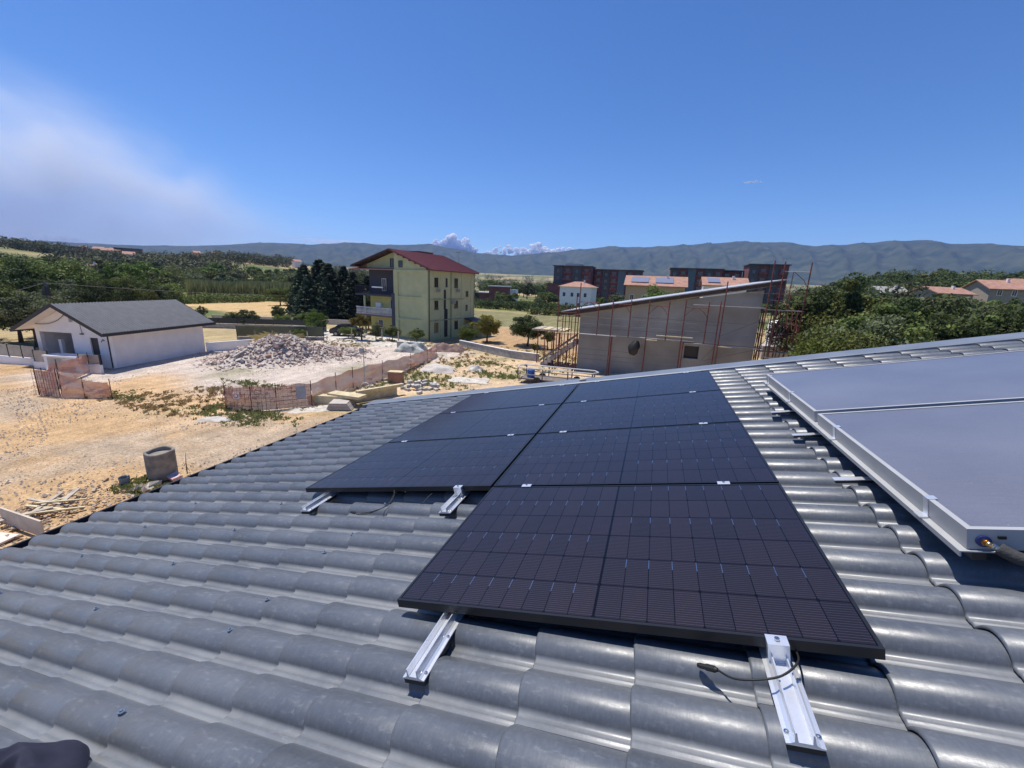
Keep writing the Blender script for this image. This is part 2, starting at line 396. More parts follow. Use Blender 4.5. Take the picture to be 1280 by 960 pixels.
# tile profile across the roll: flat pan with a small rib, then the barrel
prof = [(0, .0), (.012, .0), (.016, .002), (.022, .002), (.026, 0), (.046, 0.001)]
for i in range(1, 7):                      # steep near flank: quarter ellipse up to the crest
    q_ = math.pi / 2 * i / 6; prof.append((.048 + .066 * (1 - math.cos(q_)), .056 * math.sin(q_)))
for i in range(1, 6):                      # gentler far flank
    q_ = i / 6; prof.append((.114 + .0935 * q_, .056 * math.cos(math.pi / 2 * q_) ** .9))
prof.append((PV, 0))
def tile_geo(u0, u1, lift=.021, lip=.013):
    vs = []; fs = []; k = len(prof)
    for (pv, ph) in prof: vs.append((u1, pv, ph))
    for (pv, ph) in prof: vs.append((u0 + .007, pv, ph + lift))
    for (pv, ph) in prof: vs.append((u0, pv, ph + lift - .005))
    for (pv, ph) in prof: vs.append((u0 + .002, pv, ph + lift - lip))
    for i in range(k - 1):
        for r_ in range(3): fs.append((r_ * k + i, (r_ + 1) * k + i, (r_ + 1) * k + i + 1, r_ * k + i + 1))
    return vs, fs
def add_dust(me, reps):
    k = len(prof); one = np.array([1, 1, .6, .6, 1, 1, 0] + [0] * (k - 8) + [.5], dtype=np.float32)
    a = me.attributes.new('dust', 'FLOAT', 'POINT'); a.data.foreach_set('value', np.tile(one, 4 * reps))
def tile_mesh(nm, u0, u1):
    vs, fs = tile_geo(u0, u1); me = bpy.data.meshes.new(nm); me.from_pydata(vs, [], [tuple(reversed(f)) for f in fs]); me.update()
    for q in me.polygons: q.use_smooth = True
    add_dust(me, 1); me.materials.append(m_tile); return me
t_full = tile_mesh('roof_tile', 0, PU + .03); t_eave = tile_mesh('roof_tile', UE - U0, PU + .03)
spots = []
nu = int(math.ceil((URIDGE - U0) / PU)); jv0 = int(math.floor((VNEAR - V0) / PV)); jv1 = int(math.ceil((VFAR - V0) / PV))
for i in range(-1, nu):
    for j in range(jv0, jv1):
        u, v = U0 + i * PU, V0 + j * PV
        if u + PU < UE + .05 or u > URIDGE - .1: continue
        ctr = roofpt(u + .18, v + .1, VAL + .03); d = ctr - CAM; z = d.dot(CF)
        vis = z > .2 and abs(d.dot(CR) / z * FPX) < 660 and abs(d.dot(CU) / z * FPX) < 500
        hid = (-.0 < u + .1 < 1.5 and v > .1 and v < 4.5) or (-1.7 < u + .1 < 1.5 and 1.3 < v < 4.5)
        spots.append((d.length + (0 if vis and not hid else 1000), u, v))
spots.sort()
for q, u, v in spots[:300]:
    o = link('roof_tile', t_eave if u < UE else t_full, roof, (u, v, VAL + random.uniform(-.0008, .0008)))
    o.rotation_euler = (random.uniform(-.003, .003), random.uniform(-.004, .004), random.uniform(-.003, .003))
vs = []; fs = []; gv, gf = tile_geo(0, PU + .03)
for q, u, v in spots[300:]:
    base = len(vs); 
    for a in gv: vs.append((max(a[0] + u, UE), a[1] + v, a[2] + VAL))
    fs += [tuple(reversed([i + base for i in f])) for f in gf]
me = bpy.data.meshes.new('roof_tiles'); me.from_pydata(vs, [], fs); me.update()
for q in me.polygons: q.use_smooth = True
add_dust(me, len(spots) - 300); me.materials.append(m_tile); tag(link('roof_tiles', me, roof), kind='stuff')
# screws with washers on the crests
scr = MB(); scr.lathe([(.013, 0), (.012, .003), (.006, .004), (.006, .010), (0.0005, .011)], 8)
scr_me = scr.mesh('screw', m_steel)
for su in [-3.0, -1.92, -.84, .60 - .36, 1.68, 2.76]:
    for j in range(jv0 + 8, jv1 - 1):
        if (j % 2 == 0 and su != -.84) or (su == -.84 and j % 3 == 1): continue
        v = V0 + j * PV + .127
        if su > -.2 and -.2 < v: continue
        link('screw', scr_me, roof, (su + random.uniform(-.03, .03), v, VAL + .066))
# gutter: open half-round channel, with a rolled rim, and a fascia
g = MB(); pr = [(UE + .06, -.19), (UE + .045, -.27), (UE - .04, -.35), (UE - .18, -.375), (UE - .30, -.32), (UE - .342, -.24), (UE - .346, -.160), (UE - .356, -.160), (UE - .355, -.25), (UE - .31, -.335), (UE - .18, -.39), (UE - .04, -.365), (UE + .06, -.28)]
g.prism([(a, VNEAR, b) for a, b in pr], (0, VFAR + .28 - VNEAR, 0)); g.build('gutter', m_gutter, house)
MB().tube([(UE - .351, VNEAR, -.158), (UE - .351, VFAR + .28, -.158)], .008, 6).build('gutter_rim', mat('gutter_rim', (.08, .08, .085), .4), house)
# verge flashing: inner upstand, flat top, outer drop, in 2 m lengths with lapped joints
u = UE - .16; kk = 0
while u < URIDGE:
    u1 = min(u + 2.02, URIDGE); hh = -.066 + .0015 * (kk % 2)
    f = MB()
    f.prism([(u, 5.055, hh - .012), (u, 5.075, hh - .002), (u, 5.10, hh), (u, 5.375, hh), (u, 5.39, hh - .015), (u, 5.39, hh - .20), (u, 5.375, hh - .20), (u, 5.375, hh - .03), (u, 5.07, hh - .03), (u, 5.055, hh - .09)], (u1 - u, 0, 0))
    f.build('verge_flashing', m_flash, house); u += 2.0; kk += 1
# far slope, ridge and the walls below (in roof coordinates the walls lean, so they hang on the world)
MB().prism([(URIDGE - .12, VNEAR, VAL + .02), (URIDGE, VNEAR, VAL + .13), (URIDGE + .14, VNEAR, VAL + .02), (URIDGE, VNEAR, VAL - .02)], (0, VFAR + .3 - VNEAR, 0)).build('ridge_cap', m_tile, house)
def hl(x, y, z):   # world -> house local
    q = Vector((x, y, z - 6)); c, s = math.cos(SL), math.sin(SL)
    return (q.x * c + q.z * s, q.y, -q.x * s + q.z * c)
xr, zr = URIDGE * math.cos(SL), 6 + URIDGE * math.sin(SL) - .2; xl = -3.75
xb = 12.0; zb = zr - (xb - xr) * math.tan(SL); zl = 6 + (xl / math.cos(SL)) * math.sin(SL) - .42
b = MB(); sec = [(xl, 0), (xb, 0), (xb, zb - .25), (xr, zr - .2), (xl, zl + .05)]
b.prism([hl(x, VNEAR + .3, z) for x, z in sec], (0, VFAR - .05 - VNEAR - .3, 0)); b.build('wall', m_wallp, house)
b = MB(); b.hexa([hl(xr, VNEAR, zr), hl(xb + .5, VNEAR, zb - .1), hl(xb + .5, VFAR + .25, zb - .1), hl(xr, VFAR + .25, zr), hl(xr, VNEAR, zr + .12), hl(xb + .5, VNEAR, zb + .02), hl(xb + .5, VFAR + .25, zb + .02), hl(xr, VFAR + .25, zr + .12)])
b.build('rear_roof', m_tile, house)
lump = MB().lathe([(.001, -.01), (.035, -.005), (.04, .012), (.022, .03), (.001, .034)], 7); o = lump.build('mortar_lump', m_woodd, house, (-.06, 5.16, -.05)); o.scale = (1.6, 1, 1)

# ------------------------------------------------------------------ solar panels
m_cell = bpy.data.materials.new('solar_cell'); m_cell.use_nodes = True; n = m_cell.node_tree; p = n.nodes['Principled BSDF']
geo = n.nodes.new('ShaderNodeNewGeometry')
tc = n.nodes.new('ShaderNodeTexCoord'); sx = n.nodes.new('ShaderNodeSeparateXYZ'); n.links.new(tc.outputs['Object'], sx.inputs[0])
st = mathn('FRACT', mathn('ADD', mathn('MULTIPLY', sx.outputs[1], 1 / .01138), .5), 0)
line = mathn('LESS_THAN', mathn('ABSOLUTE', mathn('SUBTRACT', st, .5), 0), .045)
fg = mathn('LESS_THAN', mathn('FRACT', mathn('MULTIPLY', sx.outputs[0], 1 / .0015), 0), .05)
oi = n.nodes.new('ShaderNodeObjectInfo')
c = mixc(rng(oi.outputs['Random'], 0, 1, 0, 1), (.0075, .0068, .0090), (.0125, .0098, .0125))
c = mixc(line, c, (.15, .13, .155)); n.links.new(c, p.inputs['Base Color'])
n.links.new(mathn('MULTIPLY', line, .8), p.inputs['Metallic'])
p.inputs['Roughness'].default_value = .42; p.inputs['Specular IOR Level'].default_value = .35
p.inputs['Specular Tint'].default_value = (.85, .7, .85, 1)
p.inputs['Coat Weight'].default_value = .42; p.inputs['Coat Roughness'].default_value = .12; p.inputs['Coat IOR'].default_value = 1.3
m_back = mat('panel_laminate', (.002, .002, .004), .4, spec=.1, coat=.6); m_back.node_tree.nodes['Principled BSDF'].inputs['Coat Roughness'].default_value = .12; m_back.node_tree.nodes['Principled BSDF'].inputs['Coat IOR'].default_value = 1.3
PW, PH, FT = 1.722, 1.134, .035
GU = (PW - .026 - .007) / 18; GV = (PH - .026) / 6
cm = MB(); cu, cv, ch = GU / 2 - .0017, GV / 2 - .0019, .009
cm.add([(-cu + ch * .5, -cv, .0004), (cu - ch * .0, -cv, .0004), (cu, cv, .0004), (-cu + ch * .5, cv, .0004), (-cu, cv - ch, .0004), (-cu, -cv + ch, .0004)], [(0, 1, 2, 3, 4, 5)])
cell_me = cm.mesh('solar_cell', m_cell)
rib = MB()
fr = MB()
t = .011
fr.box(0, 0, -FT, PW, t, .0016); fr.box(0, PH - t, -FT, PW, PH, .0016); fr.box(0, t, -FT, t, PH - t, .0016); fr.box(PW - t, t, -FT, PW, PH - t, .0016)
frame_me = fr.mesh('frame', m_black); back_me = MB().box(t, t, -.006, PW - t, PH - t, 0).mesh('laminate', m_back)
rb = MB()
for j in range(6):
    for i in range(1, 18):
        if i == 9 or (j + (1 if i > 9 else 0)) % 2: continue
        x = .013 + i * GU + (.007 if i > 9 else 0); y1 = .013 + (j + 1) * GV - .004
        rb.box(x - .0013, y1 - .060, .0006, x + .0013, y1, .0011)
glint_me = rb.mesh('ribbon_glints', m_steel)  # bright bars modelled as the sun glints on the solder ribbons
def panel(u, v, label):
    t_ = thing('photovoltaic_module', label, 'solar panel', roofpt(u, v), RS, 'solar panels on the tiled roof')
    link('frame', frame_me, t_); link('laminate', back_me, t_)
    for i in range(18):
        for j in range(6):
            x = .013 + (i + .5) * GU + (.007 if i > 8 else 0); y = .013 + (j + .5) * GV
            link('solar_cell', cell_me, t_, (x, y, 0), (0, 0, 0 if i % 2 else math.pi))
    tag(link('ribbon_glints', glint_me, t_), kind='stuff')
HR = PH + .02
panel(0, 0, 'black solar panel whose free end has two rail stubs and a loose connector beside it')
panel(0, HR, 'black solar panel, second in the row of four beside the solar collectors')
panel(0, 2 * HR, 'black solar panel, third in the row of four beside the solar collectors')
panel(0, 3 * HR, 'black solar panel by the verge flashing, last in the row of four')
panel(-PW - .022, HR, 'black solar panel with cables hanging out at the end of the row of three')
panel(-PW - .022, 2 * HR, 'black solar panel in the middle of the row of three nearer the gutter')
panel(-PW - .022, 3 * HR, 'black solar panel by the verge flashing, last in the row of three')
# mounting rails: wide trapezoid foot with two ribs, clamps bolted on
def rail(u, v0, v1, clamps, label, skew=0.0, end=False):
    t_ = thing('mounting_rail', label, 'rail', roofpt(u, v0, -.078), (0, -SL, skew), 'mounting rails under the panels')
    L = v1 - v0
    sec = [(-.045, 0), (.045, 0), (.045, .004), (.034, .006), (.024, .012), (.022, .040), (.018, .040), (.016, .012), (-.016, .012), (-.018, .040), (-.022, .040), (-.024, .012), (-.034, .006), (-.045, .004)]
    MB().prism([(a, 0, b) for a, b in sec], (0, L, 0)).build('profile', m_alu, t_)
    MB().box(-.043, .004, -.022, .043, L, -.001).build('rubber_strip', m_rubber, t_)
    for q in ((-.036, .03), (.036, .03), (-.036, L * .05 + .16), (.036, .20)):
        MB().lathe([(.007, 0), (.007, .004), (.004, .006), (.0005, .0065)], 8).build('screw', m_steel, t_, (q[0], q[1], .005))
    for cv_, isend in clamps:
        y = cv_ - v0
        c_ = MB()
        if isend: c_.prism([(-.030, y - .004, .004), (-.030, y - .022, .008), (-.030, y - .026, .050), (-.030, y - .030, .082), (-.030, y + .012, .0815), (-.030, y + .012, .0796), (-.030, y - .001, .0796), (-.030, y - .001, .010)], (.060, 0, 0))
        else: c_.prism([(-.032, y - .018, .0798), (-.032, y + .018, .0798), (-.032, y + .019, .083), (-.032, y + .006, .0845), (-.032, y - .006, .0845), (-.032, y - .019, .083)], (.064, 0, 0))
        co = c_.build('clamp', m_alu, t_)
        MB().lathe([(.008, 0), (.008, .006), (.004, .006), (.004, .003), (.0005, .003)], 6).build('bolt', m_steel, co, (0, y - (.010 if isend else 0), .084))
    return t_
b1, b2, b3, b4 = HR - .01, 2 * HR - .01, 3 * HR - .01, 4 * HR - .02 + .012
rail(.25, -.285, 4.66, [(b1, 0), (b2, 0), (b3, 0), (b4, 0)], 'aluminium rail stub without a clamp at the wide free panel', .0)
rail(1.445, -.275, 4.66, [(0, 1), (b1, 0), (b2, 0), (b3, 0), (b4, 0)], 'aluminium rail stub with end clamp and a cable lying across it')
rail(-1.515, .905, 4.66, [(b2, 0), (b3, 0), (b4, 0)], 'aluminium rail stub under the panel corner nearest the gutter')
rail(-.275, .905, 4.66, [(HR, 1), (b2, 0), (b3, 0), (b4, 0)], 'aluminium rail stub with end clamp beside the dangling cable pair')

# loose cables
def cable(pts, r, label, conn=None):
    P = spline([roofpt(*q) for q in pts], 8); o = thing('cable', label, 'cable', P[0])
    MB().tube([q - P[0] for q in P], r, 6).build('sheath', m_rubber, o, smooth=True)
    if conn:
        a, b_ = [roofpt(*q) - P[0] for q in conn]; d = (b_ - a)
        MB().tube([a, a + d * .12, a + d * .14, a + d * .55, a + d * .57, a + d * .86, b_], [.006, .0085, .0105, .0105, .0085, .0085, .006], 10).build('connector', m_rubber, o)
    return o
cable([(1.262, -.085, -.062), (1.30, -.125, -.045), (1.36, -.135, -.030), (1.43, -.115, -.025), (1.485, -.06, -.025), (1.498, .0, -.04), (1.49, .06, -.052)], .0032,
      'black cable with a plug end lying across the clamped rail stub', [(1.262, -.085, -.062), (1.205, -.055, -.082)])
cable([(1.735, .015, -.085), (1.765, -.02, -.088), (1.80, -.045, -.1)], .0035, 'short black tube standing for the shadow gap of a tile joint past the wide free panel corner')  # dark tube added in place of the shadow gap along the tile joint
cable([(-1.03, .91, -.085), (-.98, .885, -.085), (-.90, .90, -.083), (-.83, .99, -.078), (-.80, 1.07, -.05), (-.815, 1.12, -.012), (-.84, 1.15, -.04)], .0032,
      'black cable with connector hanging out of the row of three panels', [(-1.03, .91, -.085), (-1.085, .925, -.086)])
cable([(-.965, .895, -.08), (-.88, .915, -.075), (-.80, 1.0, -.07), (-.82, 1.09, -.05), (-.83, 1.16, -.04)], .003, 'thin second black cable doubling the hanging one')
cable([(-.60, 1.02, -.092), (-.545, 1.06, -.085), (-.52, 1.12, -.06), (-.50, 1.17, -.05)], .003, 'short black cable stub midway along the panel edge over the tiles')

# ------------------------------------------------------------------ solar thermal collectors
m_abs = bpy.data.materials.new('collector_glass'); m_abs.use_nodes = True; n = m_abs.node_tree; p = n.nodes['Principled BSDF']
geo = n.nodes.new('ShaderNodeNewGeometry')
q1 = noise(1.6, 4); q2 = noise(260, 3); q3 = noise(30, 5, (1, 5, 1), .6); q4 = noise(14, 6, (1, 9, 1), .7); q5 = noise(90, 2)
c = mixc(rng(q1, .3, .7, 0, 1), (.118, .122, .155), (.178, .182, .215)); c = mixc(rng(q4, .35, .7, 0, .45), c, (.20, .20, .225)); c = mixc(rng(q2, .35, .7, 0, .5), c, (.085, .088, .12)); c = mixc(rng(q3, .64, .76, 0, .35), c, (.36, .36, .38)); c = mixc(rng(q5, .76, .79, 0, .8), c, (.55, .55, .55)); n.links.new(c, p.inputs['Base Color'])
p.inputs['Roughness'].default_value = .42; p.inputs['Coat Weight'].default_value = .55; p.inputs['Coat Roughness'].default_value = .22
bb = n.nodes.new('ShaderNodeBump'); bb.inputs['Strength'].default_value = .25; bb.inputs['Distance'].default_value = .001
n.links.new(q2, bb.inputs['Height']); n.links.new(bb.outputs[0], p.inputs['Normal'])
def collector(v0, v1, label):
    t_ = thing('solar_collector', label, 'solar collector', roofpt(2.17, v0, .1), RS, 'flat solar water collectors')
    Lv = v1 - v0; Lu = 1.98; d = .078; w_ = .020
    f = MB(); f.box(0, 0, -d, w_, Lv, .002); f.box(Lu - w_, 0, -d, Lu, Lv, .002); f.box(w_, 0, -d, Lu - w_, w_, .002); f.box(w_, Lv - w_, -d, Lu - w_, Lv, .002)
    f.build('frame', m_alud, t_)
    MB().box(w_, w_, -d + .01, Lu - w_, Lv - w_, -.002).build('glass', m_abs, t_)
    for q in ((.16, .80) if v0 < 1 else (.42, .93)):
        c_ = MB(); y = Lv * q
        c_.box(-.004, y - .016, -d - .012, -.0005, y + .016, .0045); c_.box(-.004, y - .016, .0026, .030, y + .016, .0052)
        c_.box(-.034, y - .022, -d + .001, -.004, y + .022, -d + .006)
        c_.build('holding_bracket', m_alu, t_)
    return t_
col1 = collector(.512, 2.05, 'flat solar collector with a brass pipe fitting and grey insulated pipe')
col2 = collector(2.112, 3.55, 'flat solar collector without a pipe, next to the verge flashing')
MB().lathe([(.022, -.004), (.022, .003), (.014, .004), (.0005, .004)], 14).build('blue_grommet', mat('blue_rubber', (.02, .035, .15), .5), col1, (.045, -.003, -.044), (R(90), 0, 0))
MB().box(.084, -.005, -.034, .106, .002, -.023).build('vent_plug', m_rubber, col1)
rl = thing('collector_rail', 'long aluminium angle rail under the edge of both collectors', 'rail', roofpt(2.17, .50, .024), RS)
MB().prism([(-.026, 0, -.004), (.10, 0, -.004), (.10, 0, -.0085), (-.021, 0, -.0085), (-.021, 0, -.026), (-.026, 0, -.026)], (0, 3.07, 0)).build('angle', m_alud, rl)
MB().box(.02, .02, -.05, .06, 3.04, -.012).build('channel', m_black, rl)
for k_, vv in enumerate((1.285, 2.05, 2.66)):
    b_ = thing('roof_hook', ['aluminium roof hook stub under the collector rail, closest to the pipe fitting', 'aluminium roof hook stub under the joint of the two collectors', 'aluminium roof hook stub under the collector without a pipe'][k_], 'hook', roofpt(2.11, vv, -.045), RS, 'roof hooks of the collectors')
    MB().box(-.10, -.020, -.004, .22, .020, .0).build('arm', m_alu, b_); MB().box(-.092, -.012, -.022, .20, .012, -.004).build('web', m_black, b_)
    MB().box(.12, -.02, -.075, .126, .02, -.004).build('foot', m_alud, b_)
ho = thing('insulated_pipe', 'grey insulated pipe on a brass fitting at the collector end', 'pipe', roofpt(2.215, .512, .056), RS)
MB().tube([(0, .0, 0), (.001, -.012, -.001)], .0125, 6).build('brass_nut', m_brass, ho)
MB().tube([(.001, -.012, -.001), (.006, -.018, -.002), (.014, -.022, -.005)], .0095, 10).build('brass_elbow', m_brass, ho, smooth=True)
MB().tube([(.013, -.021, -.004), (.018, -.025, -.007), (.019, -.026, -.008), (.030, -.034, -.014), (.034, -.037, -.016)], [.0105, .0105, .0085, .0085, .0065], 12).build('steel_sleeve', m_steel, ho)
MB().tube(spline([(.028, -.026, -.012), (.075, -.060, -.034), (.20, -.12, -.056), (.5, -.17, -.075)], 6), .0225, 14).build('insulation', mat('grey_foam', (.045, .045, .045), .9, bump=.3, bscale=80), ho, smooth=True)

# crumpled jacket lying on the tiles
ja_n = 64; g0, g1_ = np.meshgrid(np.linspace(-1, 1, ja_n), np.linspace(-1, 1, ja_n)); gx, gy = g0 * np.sqrt(1 - g1_ ** 2 / 2), g1_ * np.sqrt(1 - g0 ** 2 / 2); rr_ = np.hypot(gx, gy)
hz = .085 * np.clip(1 - rr_ ** 2.4, 0, 1) ** .6 + np.clip(1 - rr_ ** 3, 0, 1) * (.030 * (1 - 2 * np.abs(vnoise(gx, gy, .30, 3))) + .034 * (1 - 2 * np.abs(vnoise(gx + .4 * gy, gy, .55, 5))) - .012)
V = np.stack([gx * .26 * (1 + .10 * vnoise(gx, gy, .5, 1)), gy * .20 * (1 + .12 * vnoise(gx, gy, .45, 2)), np.maximum(hz, .0)], -1)
keep = rr_ < 2; ii = np.arange(ja_n * ja_n).reshape(ja_n, ja_n)
Fj = np.stack([ii[:-1, :-1], ii[:-1, 1:], ii[1:, 1:], ii[1:, :-1]], -1).reshape(-1, 4); kf = keep.ravel()[Fj].all(1)
me = np_mesh('cloth', V.reshape(-1, 3), Fj[kf], mat('navy_cloth', (.012, .013, .032), .85, var=.2, vscale=30, bump=.25, bscale=300), True)
ja = thing('jacket', 'crumpled dark navy jacket lying on the roof tiles', 'jacket', roofpt(-.86, -.965, -.10), RS, scale=(1.15, 1.1, 1.25))
link('cloth', me, ja)

# ------------------------------------------------------------------ building helpers
def window(parent, p, a, nrm, wd, z0, z1, frame=m_white, pane=m_glass, shutter=None, sill=True, fw=.06):
    """window on a wall: p = foot point of its left edge at z 0 (parent space), a = along wall, nrm = outwards"""
    p = Vector(p); a = Vector(a).normalized(); nr = Vector(nrm).normalized(); up = Vector((0, 0, 1))
    def bx(m_, s0, s1, y0, y1, d0, d1):
        q = [p + a * s + up * z + nr * d for d in (d0, d1) for s, z in ((s0, y0), (s1, y0), (s1, y1), (s0, y1))]
        m_.hexa(q)
    fr_ = MB(); bx(fr_, 0, wd, z0, z0 + fw, .002, .05); bx(fr_, 0, wd, z1 - fw, z1, .002, .05); bx(fr_, 0, fw, z0 + fw, z1 - fw, .002, .05); bx(fr_, wd - fw, wd, z0 + fw, z1 - fw, .002, .05)
    if wd > .7: bx(fr_, wd / 2 - .025, wd / 2 + .025, z0 + fw, z1 - fw, .002, .04)
    o = fr_.build('window', frame, parent)
    g_ = MB(); bx(g_, fw, wd - fw, z0 + fw, z1 - fw, .001, .012); g_.build('pane', pane, o)
    if sill: s_ = MB(); bx(s_, -.06, wd + .06, z0 - .05, z0 - .002, .001, .10); s_.build('sill', m_conc, o)
    return o
def frame_z(th): return (0, 0, th)

# ------------------------------------------------------------------ white bungalow
def local_axes(th): return Vector((math.cos(th), math.sin(th), 0)), Vector((-math.sin(th), math.cos(th), 0))
TH = math.atan2(.225, .974)            # local x = away from the front's far end, local y along the side wall
bun = thing('bungalow', 'white single-storey bungalow with grey tiled gable roof and dark fascia', 'house', (-37.14, 17.78, 0), (0, 0, TH))
Wb, Lb, Hb, Rg = 6.1, 8.35, 3.0, 4.62
# front wall with porch opening (x from -Wb to 0 at y 0): built from pieces round the opening and the door
fw_ = MB(); T = .25
def wl(x0, x1, z0, z1, y0=0, y1=T): fw_.box(x0, y0, z0, x1, y1, z1)
wl(-Wb, -5.75, 0, Hb); wl(-5.75, -3.05, 2.53, Hb); wl(-3.05, -1.60, 0, Hb); wl(-1.60, -.92, 2.27, Hb); wl(-.92, 0, 0, Hb)
fw_.prism([(-Wb, 0, Hb), (0, 0, Hb), (-Wb / 2, 0, Rg - .08)], (0, T, 0))
fw_.build('front_wall', m_white, bun)
MB().box(-.25, T, 0, 0, Lb, Hb).build('side_wall', m_cream, bun)
b = MB().box(-Wb, T, 0, -Wb + .25, Lb, Hb); b.box(-Wb + .25, Lb - .25, 0, -.25, Lb, Hb); b.prism([(-Wb, Lb - .25, Hb), (0, Lb - .25, Hb), (-Wb / 2, Lb - .25, Rg - .08)], (0, .25, 0)); b.build('rear_wall', m_white, bun)
b = MB().box(-5.8, 5.2, 0, -.25, 5.4, Hb); b.box(-3.1, T, 0, -2.9, 5.2, Hb); b.build('porch_wall', m_white, bun)
for x, y in ((-4.9, .45), (-4.1, .8), (-3.6, 1.6)): MB().box(x, y, .0, x + .22, y + .22, 1.9 if x < -4.5 else 1.3).build('porch_pillar', m_white, bun)
MB().box(-4.7, 2.0, .72, -3.5, 3.0, .78).build('porch_table', m_woodd, bun)
MB().box(-Wb + .25, T, 2.85, -.25, Lb - .25, 2.95).build('ceiling', m_white, bun)
d_ = MB().box(-1.58, .08, 0, -.94, .14, 2.25).build('door', m_dark, bun); MB().box(-1.02, .05, 1.0, -.98, .079, 1.12).build('handle', m_steel, d_)
window(bun, (-5.2, 5.2, 0), (1, 0, 0), (0, -1, 0), 1.3, .9, 2.2)
vt = MB(); 
for k_ in range(5): vt.box(-3.02, -.03, 3.36 + k_ * .09, -2.73, -.002, 3.42 + k_ * .09)
vt.build('vent', mat('vent_grey', (.3, .3, .32), .6), bun)
MB().tube([(-2.2, -.02, 3.85), (-2.12, -.03, 2.6)], .015, 5).build('cable', m_dark, bun)
MB().box(-2.22, -.12, 2.48, -1.98, -.002, 2.56).build('wall_lamp', m_dark, bun)
MB().tube(spline([(-5.9, -.06, 3.1), (-4.8, -.08, 3.15), (-3.8, -.08, 3.5), (-2.9, -.06, 4.2)], 5), .022, 5).build('hanging_cable', m_dark, bun)
MB().tube([(-.62, -.05, 2.0), (-.45, -.05, 2.2), (-.35, -.05, 2.1)], .025, 5).build('tap_pipe', m_dark, bun)
sl_r = math.atan2(Rg - Hb, Wb / 2)
ov, y0_, y1_ = .62, -.95, Lb + .75
for sgn, nm in ((1, 'roof_slope'), (-1, 'roof_slope')):
    e = Vector((sgn * (Wb / 2 + ov), 0, Rg - (Wb / 2 + ov) * math.tan(sl_r))); r_ = Vector((0, 0, Rg))
    s_ = MB(); dv = (e - r_); N = 44
    nv = Vector((sgn * math.sin(sl_r), 0, math.cos(sl_r)))
    ys = np.linspace(y0_, y1_, 2 * N + 1); vs = []; fs = []
    K = 13
    for kx in range(K + 1):
        for i, y in enumerate(ys):
            for stp in ((0,) if kx in (0,) else (0,)):
                q = r_ + dv * (kx / K) + nv * (.10 + (.055 if i % 2 else 0)); vs.append((q.x - Wb / 2, y, q.z))
    mrow = len(ys)
    for kx in range(K):
        for i in range(mrow - 1): fs.append((kx * mrow + i, kx * mrow + i + 1, (kx + 1) * mrow + i + 1, (kx + 1) * mrow + i) if sgn < 0 else (kx * mrow + i, (kx + 1) * mrow + i, (kx + 1) * mrow + i + 1, kx * mrow + i + 1))
    s_.add(vs, fs)
    so = s_.build(nm, mat('bungalow_tiles', (.052, .060, .084), .6, var=.25, vscale=2.2, spec=.25), bun)
    q = MB(); c0 = [(r_.x - Wb / 2, y0_, Rg - .02), (e.x - Wb / 2, y0_, e.z - .02), (e.x - Wb / 2, y0_, e.z + .09), (r_.x - Wb / 2, y0_, Rg + .09)]
    q.prism(c0, (0, y1_ - y0_, 0)); q.build('roof_deck', m_cream, so)
    q = MB()
    for yy in (y0_ - .03, y1_): q.prism([(r_.x - Wb / 2, yy, Rg - .13), (e.x - Wb / 2, yy, e.z - .13), (e.x - Wb / 2, yy, e.z + .15), (r_.x - Wb / 2, yy, Rg + .15)], (0, .03, 0))
    q.box(min(e.x, e.x + sgn * .12) - Wb / 2, y0_ - .03, e.z - .12, max(e.x, e.x + sgn * .12) - Wb / 2, y1_ + .03, e.z + .10)
    q.build('fascia', m_dark, bun)
MB().tube([(.50, -.3, 2.72), (.1, -.18, 2.62), (.04, -.10, 2.5), (.04, -.10, .1)], .045, 8).build('downpipe', m_dark, bun)
def W2(p, th, x, y, z=0.0):
    a, b_ = local_axes(th); return Vector((p[0], p[1], 0)) + a * x + b_ * y + Vector((0, 0, z))
B0 = (-37.14, 17.78)
# outdoor counter, fence bays, pillar, gate round it
ct = thing('outdoor_counter', 'white masonry counter with open front beside the bungalow door', 'counter', W2(B0, TH, 0, 0), (0, 0, TH))
b = MB(); b.box(-3.75, -1.6, .98, -1.0, -.55, 1.10); b.build('slab', m_white, ct)
b = MB(); b.box(-3.7, -1.55, 0, -3.45, -.6, .98); b.box(-1.2, -1.55, 0, -1.02, -.6, .98); b.box(-3.45, -.75, 0, -1.2, -.6, .98); b.build('body', m_white, ct)
MB().box(-3.44, -1.5, .05, -1.21, -.76, .10).build('shelf', m_dark, ct)
def boundary(label, p0, p1, hw, hp, name='boundary_wall', cap=m_white, panel_m=None, group=None, nb=3):
    p0 = Vector((*p0, 0)); p1 = Vector((*p1, 0)); d = p1 - p0; L = d.length; th = math.atan2(d.y, d.x)
    t_ = thing(name, label, 'wall', p0, (0, 0, th), group)
    MB().box(0, -.10, -.1, L, .10, hw).build('masonry', cap, t_)
    if hp:
        for k_ in range(nb + 1):
            x = min(max(k_ * L / nb, .03), L - .03); MB().box(x - .03, -.03, hw, x + .03, .03, hw + hp).build('post', m_dark, t_)
        for k_ in range(nb):
            x0, x1 = k_ * L / nb + .05, (k_ + 1) * L / nb - .05
            MB().box(x0, -.012, hw + .05, x1, .012, hw + hp - .04).build('infill_panel', panel_m or m_woodd, t_)
    return t_
m_screen = mat('beige_screen', (.44, .39, .31), .85, var=.15, vscale=2)
boundary('low white wall with beige screen bays between grey gate and porch pillar', (-46.2, 15.25), (-42.4, 15.9), .55, .95, panel_m=m_screen)
boundary('low white wall with one beige screen bay by the porch counter', W2(B0, TH, -5.0, -1.2)[:2], W2(B0, TH, -3.8, -1.2)[:2], .5, .85, panel_m=m_screen, nb=1)
